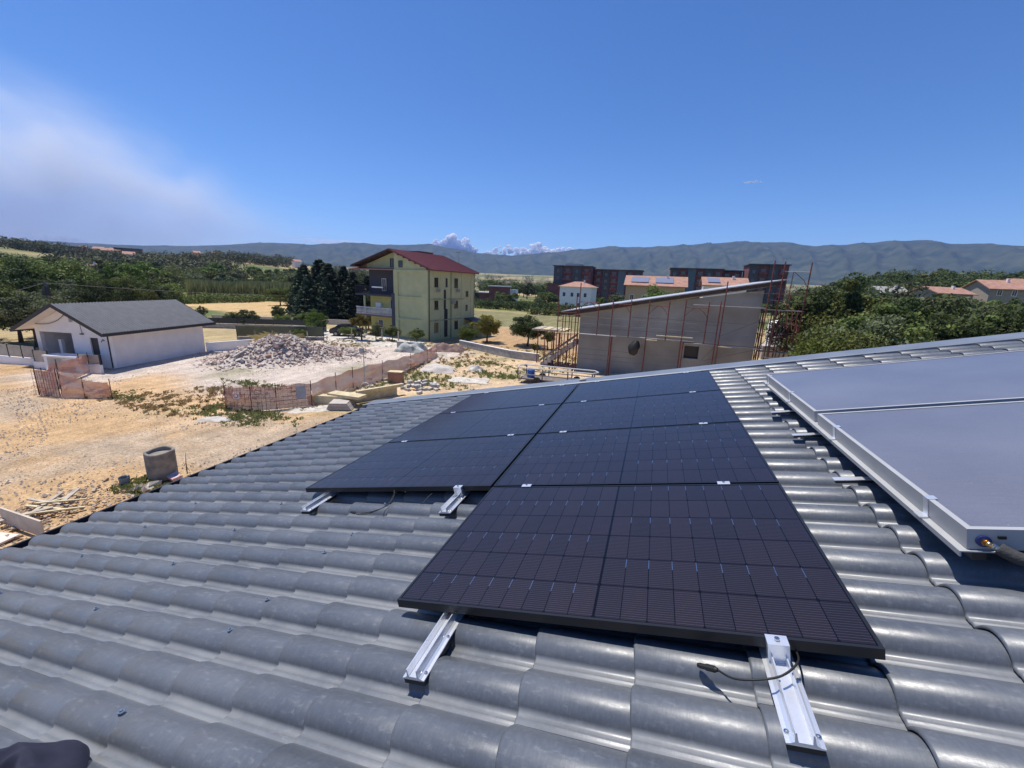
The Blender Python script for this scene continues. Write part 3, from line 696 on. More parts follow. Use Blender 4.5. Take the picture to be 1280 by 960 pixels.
boundary('low white wall with beige screen beside the bungalow downpipe', W2(B0, TH, -1.0, -1.45)[:2], W2(B0, TH, .75, -1.45)[:2], .6, .75, panel_m=m_screen, nb=1)
boundary('low white garden wall running from bungalow corner to the rubble heap', (-39.1, 26.1), (-36.9, 33.5), .85, 0)
gt = thing('sliding_gate', 'grey slatted sliding gate at the bungalow entrance', 'gate', (-51.0, 14.6, 0), (0, 0, math.atan2(.65, 4.8)))
for k_ in range(9): MB().box(0, -.02, .12 + k_ * .17, 4.7, .02, .26 + k_ * .17).build('slat', mat('gate_grey', (.16, .16, .17), .6), gt)
for x in (0.0, 2.35, 4.64): MB().box(x, -.04, .05, x + .08, .04, 1.72).build('gate_post', m_dark, gt)
sl = MB().box(-53, 10.8, 0, -43.2, 14.3, .06).build('concrete_apron', mat('pale_concrete', (.62, .59, .55), .9, var=.08, vscale=1), None); tag(sl, kind='structure')
# green screened pens behind the bungalow
boundary('olive green screened fence behind the bungalow side wall', (-44.0, 33.0), (-36.4, 38.2), .35, 1.25, name='screen_fence', cap=m_conc, panel_m=mat('olive_screen', (.11, .115, .065), .8, var=.2, vscale=1), nb=5)
boundary('dark open-framed fence running along the lane beyond the bungalow', (-57, 38), (-42.5, 45.2), .65, .8, name='lane_fence', cap=m_conc, panel_m=mat('dark_screen', (.05, .055, .05), .8), nb=7)
boundary('long pale wall along the far side of the lane', (-66, 46), (-40.5, 55), .8, 0, cap=mat('lane_wall', (.50, .48, .44), .9, var=.1))
MB_ = MB().box(0, 0, 0, 0, 0, 0)

# ------------------------------------------------------------------ yellow apartment house
YT = math.atan2(-.135, .991)
yb = thing('apartment_house', 'pale yellow-green apartment house with dark red roof and dark loggia', 'building', (-25.62, 44.23, 0), (0, 0, YT))
b = MB(); b.box(-5.45, 0, -.1, 0, 10.4, 8.86); b.build('wall', m_yel, yb)
b = MB(); b.box(-11.0, 1.35, -.1, -5.45, 10.4, 2.55); b.build('ground_floor_wall', m_yel2, yb)
b = MB(); b.box(-11.0, 1.35, 2.55, -5.45, 10.4, 5.34); b.build('first_floor_wall', m_yel2, yb)
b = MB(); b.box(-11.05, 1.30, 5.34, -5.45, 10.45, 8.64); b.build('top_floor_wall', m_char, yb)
# gable / attic wall
b = MB(); b.prism([(-5.45, .05, 8.86), (-.05, .05, 8.86), (-.05, .05, 8.92), (-5.45, .05, 10.85)], (0, 10.3, 0)); b.prism([(-5.45, .9, 8.82), (-5.45, .9, 10.85), (-5.9, .9, 10.95), (-11.0, .9, 9.30), (-11.0, .9, 8.82)], (0, 9.4, 0)); b.build('attic_wall', m_yel, yb)
# recessed plaster fields on the solid bay (ribs stand proud)
b = MB()
for z0, z1 in ((0.05, .25), (2.40, 2.62), (5.20, 5.42), (8.42, 8.66)): b.box(-5.44, -.14, z0, -.02, -.002, z1)
for x0, x1 in ((-5.44, -4.75), (-.95, -.02)):
    for z0, z1 in ((.25, 2.40), (2.62, 5.20), (5.42, 8.42)): b.box(x0, -.14, z0, x1, -.002, z1)
b.build('plaster_ribs', m_yel, yb)
b = MB()
for z0 in (2.50, 5.14): b.box(.002, .25, z0, .12, 7.8, z0 + .12)
b.build('cornice', m_belt, yb)
b = MB()
for y0, y1 in ((.06, .9), (2.35, 2.95), (4.9, 5.35), (7.15, 7.85), (9.6, 10.35)): b.box(.002, y0, .1, .05, y1, 8.6)
b.box(.002, .06, 8.601, .06, 10.35, 8.85); b.build('pilaster', m_yel, yb)
# right face windows (x=0, outward +x)
for y0, wd, z0, z1 in [(1.17, .75, 6.68, 7.86), (3.52, .38, 6.72, 7.86), (5.5, .78, 6.66, 7.9), (8.28, .62, 5.48, 6.26), (1.17, .75, 3.9, 5.04), (5.55, .78, 3.96, 4.98), (8.30, .46, 3.55, 4.38), (1.16, .75, 1.04, 2.24), (5.58, .8, 1.12, 2.3)]:
    window(yb, (0.0, y0, 0), (0, 1, 0), (1, 0, 0), wd, z0, z1, frame=mat('brown_frame', (.09, .06, .045), .6), sill=True)
for y, z in ((1.5, 6.1), (5.9, 6.1), (4.75, 4.6)):
    a_ = MB(); a_.box(.05, y, z, .33, y + .60, z + .40); ao = a_.build('air_conditioner', m_conc, yb)
    MB().lathe([(.19, 0), (.17, .02), (.03, .02), (.0005, .025)], 14).build('fan_grille', mat('grille', (.2, .2, .2), .6), ao, (.331, y + .24, z + .20), (0, R(90), 0))
st = MB(); st.box(.004, 3.15, 3.9, .055, 3.55, 6.4); st.box(.004, 3.25, .3, .058, 3.92, 3.95); st.build('dark_wall_strip', mat('strip_black', (.03, .028, .026), .9, var=.3, vscale=2), yb)  # near-black strip laid on the right face
for y in (.02, 4.62, 10.38): MB().tube([(.10, y, 8.7), (.10, y, .1)], .05, 8).build('downpipe', m_char if y < 4 else m_belt, yb)
# windows and doors on the loggia wall (y 1.35, outward -y)
for x0, wd, z0, z1 in [(-8.75, .75, 5.9, 7.5), (-6.6, .9, 5.9, 7.5), (-9.6, .8, .9, 2.0), (-7.0, .8, .9, 2.0), (-7.4, .9, 2.9, 4.8)]:
    window(yb, (x0, 1.30 if z0 > 5 else 1.35, 0), (1, 0, 0), (0, -1, 0), wd, z0, z1, sill=False)
window(yb, (-4.65, -.052 + .05, 0), (1, 0, 0), (0, -1, 0), .62, 8.95, 9.75, frame=m_char, sill=False)
window(yb, (-6.85, .9, 0), (1, 0, 0), (0, -1, 0), .95, 8.95, 10.05, frame=m_char, sill=False)
MB().box(-9.7, .95, 3.7, -8.8, 1.34, 4.3).build('white_cabinet', m_white, yb)
for z0, nm, mt in ((5.22, 'balcony_slab', m_char), (2.55, 'balcony_slab', mat('pink_slab', (.22, .13, .12), .8))):
    so = MB().box(-12.4, 0.0, z0, -5.46, 1.34, z0 + .22).build(nm, mt, yb)
    if z0 > 5:
        q = MB(); q.box(-12.36, .03, z0 + 1.22, -5.5, .07, z0 + 1.27); q.box(-12.36, .03, z0 + .26, -5.5, .07, z0 + .30); q.box(-12.38, .03, z0 + .22, -12.33, 1.3, z0 + 1.27)
        q.build('railing', m_dark, so)
        q = MB()
        for k_ in range(46): q.box(-12.3 + k_ * .15, .04, z0 + .3, -12.28 + k_ * .15, .06, z0 + 1.22)
        q.build('railing_bars', m_char, so)
        MB().box(-9.3, -.03, z0 + 1.06, -7.4, .02, z0 + 1.22).build('awning_roll', m_white, so)
    else:
        q = MB(); q.box(-12.38, .02, z0 + 1.08, -5.5, .14, z0 + 1.16); q.box(-12.38, .02, z0 + .22, -5.5, .14, z0 + .28); q.build('balustrade_rail', m_cream, so)
        for k_ in range(30):
            MB().tube([(-12.25 + k_ * .228, .08, z0 + .28), (-12.25 + k_ * .228, .08, z0 + .62), (-12.25 + k_ * .228, .08, z0 + 1.08)], [.035, .065, .035], 6).build('baluster', m_cream, so)
MB().box(-5.80, -.20, .3, -5.30, -.141, 5.7).build('dark_vertical_band', m_char, yb)
MB().box(-11.0, .1, 0, -10.8, .3, 5.2).build('column', m_yel, yb)
MB().hexa([(-13.0, -.25, 8.55), (-5.46, -.25, 8.55), (-5.46, 1.3, 8.78), (-13.0, 1.3, 8.78), (-13.0, -.25, 8.68), (-5.46, -.25, 8.68), (-5.46, 1.3, 8.92), (-13.0, 1.3, 8.92)]).build('pent_roof', m_pink, yb)
# red roof: ribbed sheets, two slopes
ridge = Vector((-5.95, 0, 11.16))
for e in (Vector((.55, 0, 8.80)), Vector((-12.7, 0, 9.06))):
    q = MB(); y0_, y1_ = -.32, 10.9
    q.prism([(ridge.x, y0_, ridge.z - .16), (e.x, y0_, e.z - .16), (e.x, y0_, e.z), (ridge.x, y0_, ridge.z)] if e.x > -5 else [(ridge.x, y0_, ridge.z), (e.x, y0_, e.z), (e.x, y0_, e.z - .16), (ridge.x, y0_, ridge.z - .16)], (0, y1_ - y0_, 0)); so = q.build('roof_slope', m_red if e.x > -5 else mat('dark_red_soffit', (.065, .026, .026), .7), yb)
    q = MB()
    for k_ in range(34):
        y = y0_ + .15 + k_ * .34; q.bar((ridge.x, y, ridge.z + .015), (e.x, y, e.z + .015), .05, .05)
    q.build('sheet_ribs', m_red, so)
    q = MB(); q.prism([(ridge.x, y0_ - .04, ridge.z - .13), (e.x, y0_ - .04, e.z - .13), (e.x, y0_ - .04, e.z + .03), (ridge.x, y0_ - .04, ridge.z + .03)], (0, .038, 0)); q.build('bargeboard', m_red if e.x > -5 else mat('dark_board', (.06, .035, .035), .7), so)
    q = MB()
    for k_ in range(7):
        a_ = ridge.lerp(e, (k_ + .5) / 7.2); q.box(a_.x - .06, -.28, a_.z - .30, a_.x + .06, .05, a_.z - .17)
    q.build('rafter_ends', mat('rafter_brown', (.07, .045, .035), .8), so)
MB().box(-9.4, 6.0, 9.9, -6.3, 9.2, 11.42).build('roof_dormer', m_red, yb)
lt = MB(); lt.hexa([(0.01, 8.0, 2.4), (3.2, 8.0, 1.7), (3.2, 11.0, 1.7), (.01, 11.0, 2.4), (.01, 8.0, 2.55), (3.2, 8.0, 1.85), (3.2, 11.0, 1.85), (.01, 11.0, 2.55)]); lo = lt.build('lean_to_roof', mat('maroon_roof', (.06, .028, .032), .6), yb)
MB().box(.2, 8.2, 0, 2.9, 10.8, 1.66).build('lean_to_wall', m_yel, yb)
MB().box(-12.4, -.6, 0, .9, -.05, .10).build('plinth_path', m_conc, yb)

# ------------------------------------------------------------------ unfinished house with scaffolding
sb = thing('unfinished_house', 'unfinished grey rendered house with a single-pitch roof inside scaffolding', 'house', (0, 36.3, 0))
m_rend = mat('grey_render', (.30, .292, .268), .92, var=.22, vscale=.45, bump=.2)
slope = (7.75 - 5.2) / (8.72 + 5.45)
b = MB()   # wall with a real window opening
def trap(x0, x1, z0): b.prism([(x0, 0, z0), (x1, 0, z0), (x1, 0, 5.2 + (x1 + 5.45) * slope), (x0, 0, 5.2 + (x0 + 5.45) * slope)], (0, .3, 0))
trap(-5.45, 3.58, -.1); trap(3.58, 4.72, 2.97); trap(4.72, 8.75, -.1); b.box(3.58, 0, -.1, 4.72, .3, 1.91)
b.build('wall', m_rend, sb)
b = MB().box(-5.45, .3, -.1, -5.15, 10, 5.0); b.box(8.45, .3, -.1, 8.75, 10, 7.4); b.box(-5.15, 9.7, -.1, 8.45, 10, 5.0); b.build('side_wall', m_rend, sb)
MB().box(3.3, .31, 1.6, 5.0, .36, 3.2).build('room_shade_sheet', m_dark, sb)  # dark sheet behind the opening, standing in for the shade of the room
MB().box(3.5, -.06, 1.84, 4.8, .1, 1.905).build('window_sill', m_conc, sb)
b = MB(); x0, x1 = -7.1, 9.95; z0, z1 = 5.05, 8.42
def rf(lo, hi, y0=-.75, y1=10.6, dx=0): return MB().hexa([(x0 + dx, y0, z0 + lo), (x1 - dx, y0, z1 + lo), (x1 - dx, y1, z1 + lo), (x0 + dx, y1, z0 + lo), (x0 + dx, y0, z0 + hi), (x1 - dx, y0, z1 + hi), (x1 - dx, y1, z1 + hi), (x0 + dx, y1, z0 + hi)])
ro = rf(.12, .20).build('roof_sheet', mat('pale_roof_sheet', (.40, .41, .43), .5, var=.08), sb)
rf(-.17, .118, -.70, 10.5, .04).build('timber_deck', mat('brown_timber', (.06, .038, .028), .8, var=.3, vscale=3), ro)
rf(-.30, -.175, -.1, 10.2, .5).build('insulation_edge', mat('pale_edge', (.34, .33, .31), .8), ro)
for k_ in range(4):
    zz = (1.05, 1.95, 3.9, 5.05)[k_]; xa = -5.44 if zz < 5 else -1.0
    MB().box(xa, -.006, zz, min(8.7, xa + 9), -.001, zz + .03).build('shutter_line', m_concd, sb)
# scaffold: standards, portal frames, ledgers, planks
scf = thing('scaffolding', 'rusty portal-frame scaffolding with planks round the unfinished house', 'scaffolding', (0, 35.0, 0))
def pole(x, z0, z1, y=0.0, r=.045, m_=m_rust, nm='standard'): return MB().tube([(x, y, z0), (x, y, z1)], r, 7).build(nm, m_, scf)
STD = [(-7.2, 0, 6.3), (-5.38, 0, 7.78), (-5.62, 0, 6.6), (-3.7, 3.4, 6.35), (-2.54, 0, 6.45), (-2.36, 0, 3.4), (-1.05, 3.4, 6.55), (.40, 0, 6.62), (1.93, 3.4, 6.64), (3.16, 0, 6.76), (3.34, 0, 3.4), (4.85, 3.4, 6.68), (5.68, 0, 6.76), (5.92, 0, 8.3), (8.84, 0, 9.9), (9.52, 0, 9.85), (11.2, 0, 9.8)]
for x, z0, z1 in STD: pole(x, z0, z1)
for x in (-7.2, -5.5, -2.5, .4, 3.2, 5.8, 8.9, 11.2): pole(x, 0, 3.4 if x < 8 else 6.4, .95)
for a_, c_ in ((-5.38, -3.7), (-2.54, -1.05), (.40, 1.93), (3.16, 4.85)):
    q = MB(); zt = 6.18; q.tube([(a_, 0, zt), (c_, 0, zt)], .028, 6); mdl = (a_ + c_) / 2
    q.tube([(a_, 0, zt - .75), (a_ + .28, 0, zt - .35), (mdl - .12, 0, zt)], .022, 6); q.tube([(c_, 0, zt - .75), (c_ - .28, 0, zt - .35), (mdl + .12, 0, zt)], .022, 6)
    q.build('portal_brace', m_rust, scf)
q = MB(); q.tube([(9.55, .0, 9.15), (11.2, 0, 9.15)], .03, 6); q.build('top_ledger', m_alud, scf)
q = MB(); q.tube([(10.2, 0, 9.12), (10.9, 0, 8.55), (11.15, 0, 8.1)], .024, 6); q.tube([(10.1, 0, 6.4), (10.15, 0, 9.1)], .03, 6); q.build('top_brace', m_rust, scf)
for z, xa, xb_ in ((4.95, -7.2, 5.7), (4.35, -5.4, 5.7), (7.55, 5.9, 11.2), (7.05, 8.84, 11.2), (1.7, -5.4, -.2), (2.1, -7.2, -5.4)):
    MB().tube([(xa, .02, z), (xb_, .02, z - .05)], .017, 6).build('guard_rail', m_rustg, scf)
for a_, c_ in (((5.0, 0, 2.0), (8.8, 0, 3.3)), ((4.75, 0, 1.9), (5.7, 0, 3.2)), ((6.0, .0, 4.1), (8.8, 0, 5.6)), ((8.9, 0, .3), (11.1, 0, 3.1)), ((9.5, .2, 3.5), (11.1, .2, 6.2)), ((8.9, .2, 6.2), (9.9, .2, 3.5)), ((8.9, .9, 3.3), (11.0, .9, 6.2)), ((-5.5, .3, .8), (-7.1, .3, 3.2))):
    MB().tube([a_, c_], .02, 6).build('diagonal', m_rustg, scf)
for k_, (x0, x1, z, mt, y0) in enumerate([(-5.3, -2.05, 3.40, m_alud, -.05), (-2.6, .5, 3.42, m_concd, .1), (-.1, 4.1, 3.44, m_conc, 0), (3.2, 9.1, 3.30, m_conc, .05), (1.2, 4.0, 3.74, m_wood, -.10), (3.75, 8.9, 6.38, m_conc, .05), (8.7, 11.3, 6.28, m_concd, .0), (-7.15, -5.4, 3.38, m_wood, .1), (8.8, 11.4, 3.1, m_concd, .05), (9.2, 10.6, 2.7, m_wood, -.1), (5.9, 6.9, 3.25, m_wood, -.35), (.45, 1.3, 3.35, m_wood, -.33)]):
    MB().box(x0, y0, z, x1, y0 + (.62 if mt != m_wood else .28), z + .055).build('plank', mt, scf)
for x in (8.95, 10.15, 11.25):
    for y in (1.3, 2.6, 3.9): pole(x, 0, 6.3 + (y > 3) * 1.2, y, .04)
for x in (8.95, 11.25):
    for y in (0, 1.3, 2.6):
        MB().tube([(x, y, 3.4), (x, y + 1.3, 6.2)], .022, 6).build('diagonal', m_rust, scf); MB().tube([(x, y + 1.3, .3), (x, y, 3.2)], .022, 6).build('diagonal', m_rust, scf)
for z in (1.9, 3.2, 4.3, 5.2, 6.25):
    for x in (8.95, 10.15, 11.25): MB().tube([(x, 0, z), (x, 3.9, z)], .024, 6).build('ledger', m_rust, scf)
    MB().tube([(8.9, 1.3, z), (11.3, 1.3, z)], .024, 6).build('ledger', m_rust, scf); MB().tube([(8.9, 2.6, z), (11.3, 2.6, z)], .024, 6).build('ledger', m_rust, scf)
for x in (-7.0, -6.4):
    for y in (1.2, 2.4): pole(x, 0, 5.6, y, .04)
for z in (2.2, 3.3, 4.4, 5.2): MB().tube([(-7.2, 0, z), (-7.2, 2.4, z)], .022, 6).build('ledger', m_rust, scf); MB().tube([(-7.3, .0, z), (-5.4, .0, z)], .022, 6).build('ledger', m_rust, scf)
for x in (9.05, 9.8, 10.4):
    for y in (1.6, 2.4): pole(x, 0, 6.3, y, .045, m_rustg, 'shore_prop')
bag = MB(); N = 14
bagv = []
for i in range(9):
    t_ = i / 8.; rr0 = .42 * math.sin(math.pi * (.12 + .8 * t_)) ** .8
    bagv.append((rr0, -.95 + t_ * 1.25))
bag.lathe(bagv, N); bv = [(x * (1 + .25 * math.sin(3 * math.atan2(y, x) + z * 4)), y * .8, z) for x, y, z in bag.v]; bag.v = bv
bo = bag.build('rubble_bag', m_rubber, None, (-.35, 34.72, 2.95), (0, R(14), 0), smooth=True); tag(bo, 'black sack hanging below the scaffold planks on the grey wall', 'sack')
# stair and props on its left
stc = thing('concrete_stair', 'pale unfinished concrete stair beside the scaffolding', 'stair', (-9.0, 36.6, 0))
for k_ in range(10): MB().box(.33 * k_, 0, .0 + .26 * k_ - (.2 if k_ else 0), .33 * k_ + .36, 1.4, .26 * (k_ + 1)).build('step', m_rubw if k_ % 3 else m_conc, stc)
MB().hexa([(-.1, -.12, .3), (3.3, -.12, 3.0), (3.3, 0, 3.0), (-.1, 0, .3), (-.1, -.12, .55), (3.3, -.12, 3.25), (3.3, 0, 3.25), (-.1, 0, .55)]).build('stringer', m_concd, stc)
for k_, (x, y) in enumerate([(-9.6, 37.4), (-9.1, 38.2), (-8.8, 37.0), (-8.3, 38.6), (-8.0, 37.5), (-7.6, 38.0), (-7.3, 36.9), (-6.9, 38.4), (-9.9, 38.6), (-8.6, 39.2)]):
    pr = thing('shoring_prop', 'rust brown shoring prop beside the concrete stair', 'prop', (x, y, 0), (0, 0, 0), 'shoring props by the stair')
    MB().tube([(0, 0, 0), (0, 0, 2.0)], .05, 7).build('outer_tube', m_rust, pr); MB().tube([(0, 0, 2.0), (0, 0, 3.2)], .038, 7).build('inner_tube', m_rust, pr); MB().box(-.09, -.09, 3.2, .09, .09, 3.22).build('head_plate', m_rust, pr)
fm = thing('formwork', 'timber formwork deck resting on the rust brown props', 'formwork', (-10.1, 36.8, 3.23))
for k_ in range(6): MB().box(0, .1 + k_ * .45, 0, 3.2, .28 + k_ * .45, .14).build('joist', m_woodd, fm)
for k_ in range(4): MB().box(.2 + k_ * .8, 0, .145, .85 + k_ * .8, 2.9, .18).build('board', m_wood if k_ % 2 else m_woodd, fm)
MB().box(-9.7, 36.5, 1.5, -9.2, 36.52, 1.75)

# railed trailer
tr = thing('railed_trailer', 'low trailer with pale pipe handrails and a blue drum inside', 'trailer', (-8.6, 28.4, 0), (0, 0, R(14)))
ring = [(0, 0), (5.6, -.9), (6.1, -.3), (5.9, .3), (.6, 1.3), (.1, .9), (0, 0)]
MB().tube([(x, y, 1.22) for x, y in ring], .045, 8).build('top_rail', mat('pale_pipe', (.60, .58, .54), .5), tr)
MB().tube([(x, y, .72) for x, y in ring], .035, 8).build('mid_rail', m_alud, tr)
for x, y in ((0, 0), (1.9, -.3), (3.8, -.6), (5.6, -.9), (5.9, .3), (.6, 1.3), (2.4, .97), (4.2, .63)): MB().bar((x, y, .35), (x, y, 1.2), .09, .09).build('post', m_rustg, tr)
MB().hexa([(0, 0, .3), (5.6, -.9, .3), (5.9, .3, .3), (.6, 1.3, .3), (0, 0, .4), (5.6, -.9, .4), (5.9, .3, .4), (.6, 1.3, .4)]).build('bed', m_rustg, tr)
for x, y in ((1.5, -.45), (4.3, -.9), (1.9, 1.25), (4.6, .75)):
    wh = MB().lathe([(.12, -.08), (.30, -.08), (.31, -.05), (.31, .05), (.30, .08), (.12, .08)], 16).build('wheel', m_rubber, tr, (x, y, .31), (R(90), 0, R(-9)))
b = MB().lathe([(.28, 0), (.30, .02), (.30, .28), (.31, .30), (.30, .32), (.30, .6), (.28, .62), (.0005, .62)], 16, (1.0, .45, .4)).build('blue_drum', mat('blue_plastic', (.02, .09, .33), .4), tr)

# ------------------------------------------------------------------ low retaining wall, left yard furniture
def grey_wall(label, pts, h, th=.2):
    p0 = Vector((*pts[0], 0)); t_ = thing('retaining_wall', label, 'wall', p0)
    for a_, c_ in zip(pts[:-1], pts[1:]):
        A_ = Vector((*a_, 0)) - p0; B_ = Vector((*c_, 0)) - p0; d = (B_ - A_).normalized() * .0; n_ = Vector((-(B_ - A_).y, (B_ - A_).x, 0)).normalized() * th / 2
        MB().hexa([A_ - n_ - Vector((0, 0, .2)), B_ - n_ - Vector((0, 0, .2)), B_ + n_ - Vector((0, 0, .2)), A_ + n_ - Vector((0, 0, .2)), A_ - n_ + Vector((0, 0, h)), B_ - n_ + Vector((0, 0, h)), B_ + n_ + Vector((0, 0, h)), A_ + n_ + Vector((0, 0, h))]).build('masonry', m_conc, t_)
        MB().hexa([A_ - n_ * 1.3 + Vector((0, 0, h + .001)), B_ - n_ * 1.3 + Vector((0, 0, h + .001)), B_ + n_ * 1.3 + Vector((0, 0, h + .001)), A_ + n_ * 1.3 + Vector((0, 0, h + .001)), A_ - n_ * 1.3 + Vector((0, 0, h + .05)), B_ - n_ * 1.3 + Vector((0, 0, h + .05)), B_ + n_ * 1.3 + Vector((0, 0, h + .05)), A_ + n_ * 1.3 + Vector((0, 0, h + .05))]).build('coping', m_white, t_)
grey_wall('low grey retaining wall between the orchard and the weedy building plot', [(-20.5, 42.6), (-12.7, 38.6), (-9.6, 38.1)], .75)
grey_wall('short grey block wall behind the plastic sheeting near the yellow house', [(-25.6, 37.4), (-22.6, 38.0)], .8)
ring_ = thing('concrete_well_ring', 'weathered concrete well ring standing upright on the gravel', 'well ring', (-15.45, 7.75, 0), (0, 0, 0))
rg = MB().lathe([(.43, 0), (.445, .03), (.445, 1.0), (.43, 1.03), (.37, 1.035), (.355, 1.01), (.355, .9), (.0005, .88)], 40)
rg.v = [(x * (1 + .012 * math.sin(5 * math.atan2(y, x))), y * (1 + .012 * math.sin(4 * math.atan2(y, x))), z + (.018 * math.sin(3 * math.atan2(y, x) + 1) if z > .9 else 0)) for x, y, z in rg.v]
rg.build('ring', mat('well_concrete', (.23, .205, .175), .92, var=.3, vscale=4, bump=.5, bscale=18), ring_, smooth=False)
bk = thing('bucket', 'small grey bucket next to the concrete well ring', 'bucket', (-15.95, 6.85, 0)); MB().lathe([(.0005, .01), (.13, .0), (.16, .3), (.165, .3), (.15, .28), (.12, .02)], 16).build('pail', mat('grey_plastic', (.20, .22, .25), .5), bk)
MB().tube(spline([(-.16, 0, .28), (-.1, .05, .36), (.1, .05, .36), (.16, 0, .28)], 4), .006, 5).build('handle', m_steel, bk)

def chunk(mb, c, s, rnd):
    """rough angular lump"""
    ph = [(rnd.uniform(.6, 1.1)) for _ in range(8)]
    q = [Vector((sx_ * s[0] * ph[i] * .5, sy_ * s[1] * ph[(i + 3) % 8] * .5, sz_ * s[2] * ph[(i + 5) % 8] * .5)) for i, (sx_, sy_, sz_) in enumerate([(-1, -1, -1), (1, -1, -1), (1, 1, -1), (-1, 1, -1), (-1, -1, 1), (1, -1, 1), (1, 1, 1), (-1, 1, 1)])]
    m3 = Matrix.Rotation(rnd.uniform(0, 6.28), 3, 'Z') @ Matrix.Rotation(rnd.uniform(-.6, .6), 3, 'X') @ Matrix.Rotation(rnd.uniform(-.6, .6), 3, 'Y')
    mb.hexa([m3 @ a_ + Vector(c) for a_ in q])
rnd = random.Random(3)
# rubble heap: mound, 300 big lumps one by one, the small stuff together
hp = thing('rubble_heap', 'heap of broken concrete and brick rubble on the dusty lot', 'rubble heap', (-31.6, 27.6, 0), (0, 0, R(52)), scale=(.84, .88, .74))
def hz_(x, y): return 2.25 * math.exp(-((x + .3) / 2.9) ** 2 - ((y + 1.3) / 2.3) ** 2) + 1.2 * math.exp(-((x - 3.2) / 4.2) ** 2 - (y / 2.4) ** 2) + .75 * math.exp(-((x + 3.6) / 2.2) ** 2 - ((y + .8) / 2.2) ** 2)
gx, gy = np.meshgrid(np.linspace(-8, 10.5, 60), np.linspace(-6, 6, 44)); zz = np.vectorize(hz_)(gx, gy) - .12 + .08 * vnoise(gx, gy, .5)
ii = np.arange(gx.size).reshape(gx.shape); Fq = np.stack([ii[:-1, :-1], ii[:-1, 1:], ii[1:, 1:], ii[1:, :-1]], -1).reshape(-1, 4)
link('mound', np_mesh('mound', np.stack([gx, gy, zz], -1).reshape(-1, 3), Fq, mat('rubble_dust', (.45, .39, .34), .95, var=.3, vscale=3, bump=.8, bscale=6), True), hp)
chunks = []
for k_ in range(10):
    q = MB(); sz = (.62, .34, .16) if k_ < 3 else (.42, .36, .26); chunk(q, (0, 0, 0), sz, rnd); chunks.append(q.mesh('chunk', [m_rub, m_rubw, mat('grey_chunk', (.44, .385, .34), .95, var=.2), mat('brick_chunk', (.38, .25, .20), .95, var=.2)][(0, 0, 1, 0, 2, 0, 1, 2, 0, 3)[k_]]))
pos = []
while len(pos) < 300:
    x, y = rnd.gauss(.8, 3.4), rnd.gauss(-.5, 1.9)
    if -7.5 < x < 10 and hz_(x, y) > .12: pos.append((x, y))
for x, y in pos:
    s_ = rnd.uniform(.5, 1.35); link('chunk', rnd.choice(chunks), hp, (x, y, hz_(x, y) + rnd.uniform(-.08, .10)), (rnd.uniform(-.6, .6), rnd.uniform(-.6, .6), rnd.uniform(0, 6.28)), (s_, s_, s_))
q = MB(); k_ = 0
while k_ < 2600:
    x, y = rnd.gauss(.8, 4.0), rnd.gauss(-.3, 2.3)
    if not (-8 < x < 10.5): continue
    s_ = rnd.uniform(.08, .26); chunk(q, (x, y, max(hz_(x, y), 0) + rnd.uniform(-.06, .05)), (s_ * 1.3, s_, s_ * .8), rnd); k_ += 1
tag(q.build('small_rubble', m_rub, hp), kind='stuff')
for k_, (x, y, L_, rz) in enumerate([(-3.6, -2.3, 1.9, .55), (-.4, -2.6, 1.6, -.5), (-2.6, .2, 1.4, 1.2), (1.8, -1.9, 1.2, -.8)]):
    link('concrete_slab', MB().box(-L_ / 2, -.18, -.08, L_ / 2, .18, .08).mesh('concrete_slab', m_conc), hp, (x, y, hz_(x, y) + .15), (rnd.uniform(-.2, .2), -.45 + .2 * k_, rz))

# gravel and crumbs on the yard (uncountable)
q = MB(); k_ = 0
while k_ < 8000:
    x, y = rnd.uniform(-36, -5.5), rnd.uniform(1, 15) if rnd.random() < .7 else rnd.uniform(15, 40)
    s_ = rnd.uniform(.02, .055) if rnd.random() < .985 else rnd.uniform(.07, .12)
    if vn_ok(x, y) if False else math.sin(x * .9 + 1.3 * math.sin(y * .7)) + math.sin(y * 1.1 - x * .3) > -.5 or s_ > .08:
        a_ = rnd.uniform(0, 6.28); q.add([(x + s_ * math.cos(a_), y + s_ * math.sin(a_), .0), (x + s_ * math.cos(a_ + 2.1), y + s_ * math.sin(a_ + 2.1), .0), (x + s_ * math.cos(a_ + 4.2), y + s_ * math.sin(a_ + 4.2), .0), (x, y, s_ * .55 + .02)], [(0, 1, 3), (1, 2, 3), (2, 0, 3)])
        k_ += 1
tag(q.build('gravel', m_pebble), 'loose gravel and stone crumbs over the sandy yard', 'gravel', kind='stuff')
# band of brick crumbs below the gutter
q = MB()
for k_ in range(750):
    t_ = rnd.random(); x, y = -15.2 - 2.2 * t_ + rnd.gauss(0, .8), 6.9 - 5.4 * t_ + rnd.gauss(0, .55); s_ = abs(rnd.gauss(0, .035)) + .02
    chunk(q, (x, y, .04), (s_ * 1.6, s_, s_ * .7), rnd)
tag(q.build('brick_crumbs', mat('brick_crumb', (.50, .40, .30), .95, island=.9, col2=(.30, .21, .14))), 'scattered brick crumbs and splinters between well ring and gutter', 'debris', kind='stuff')
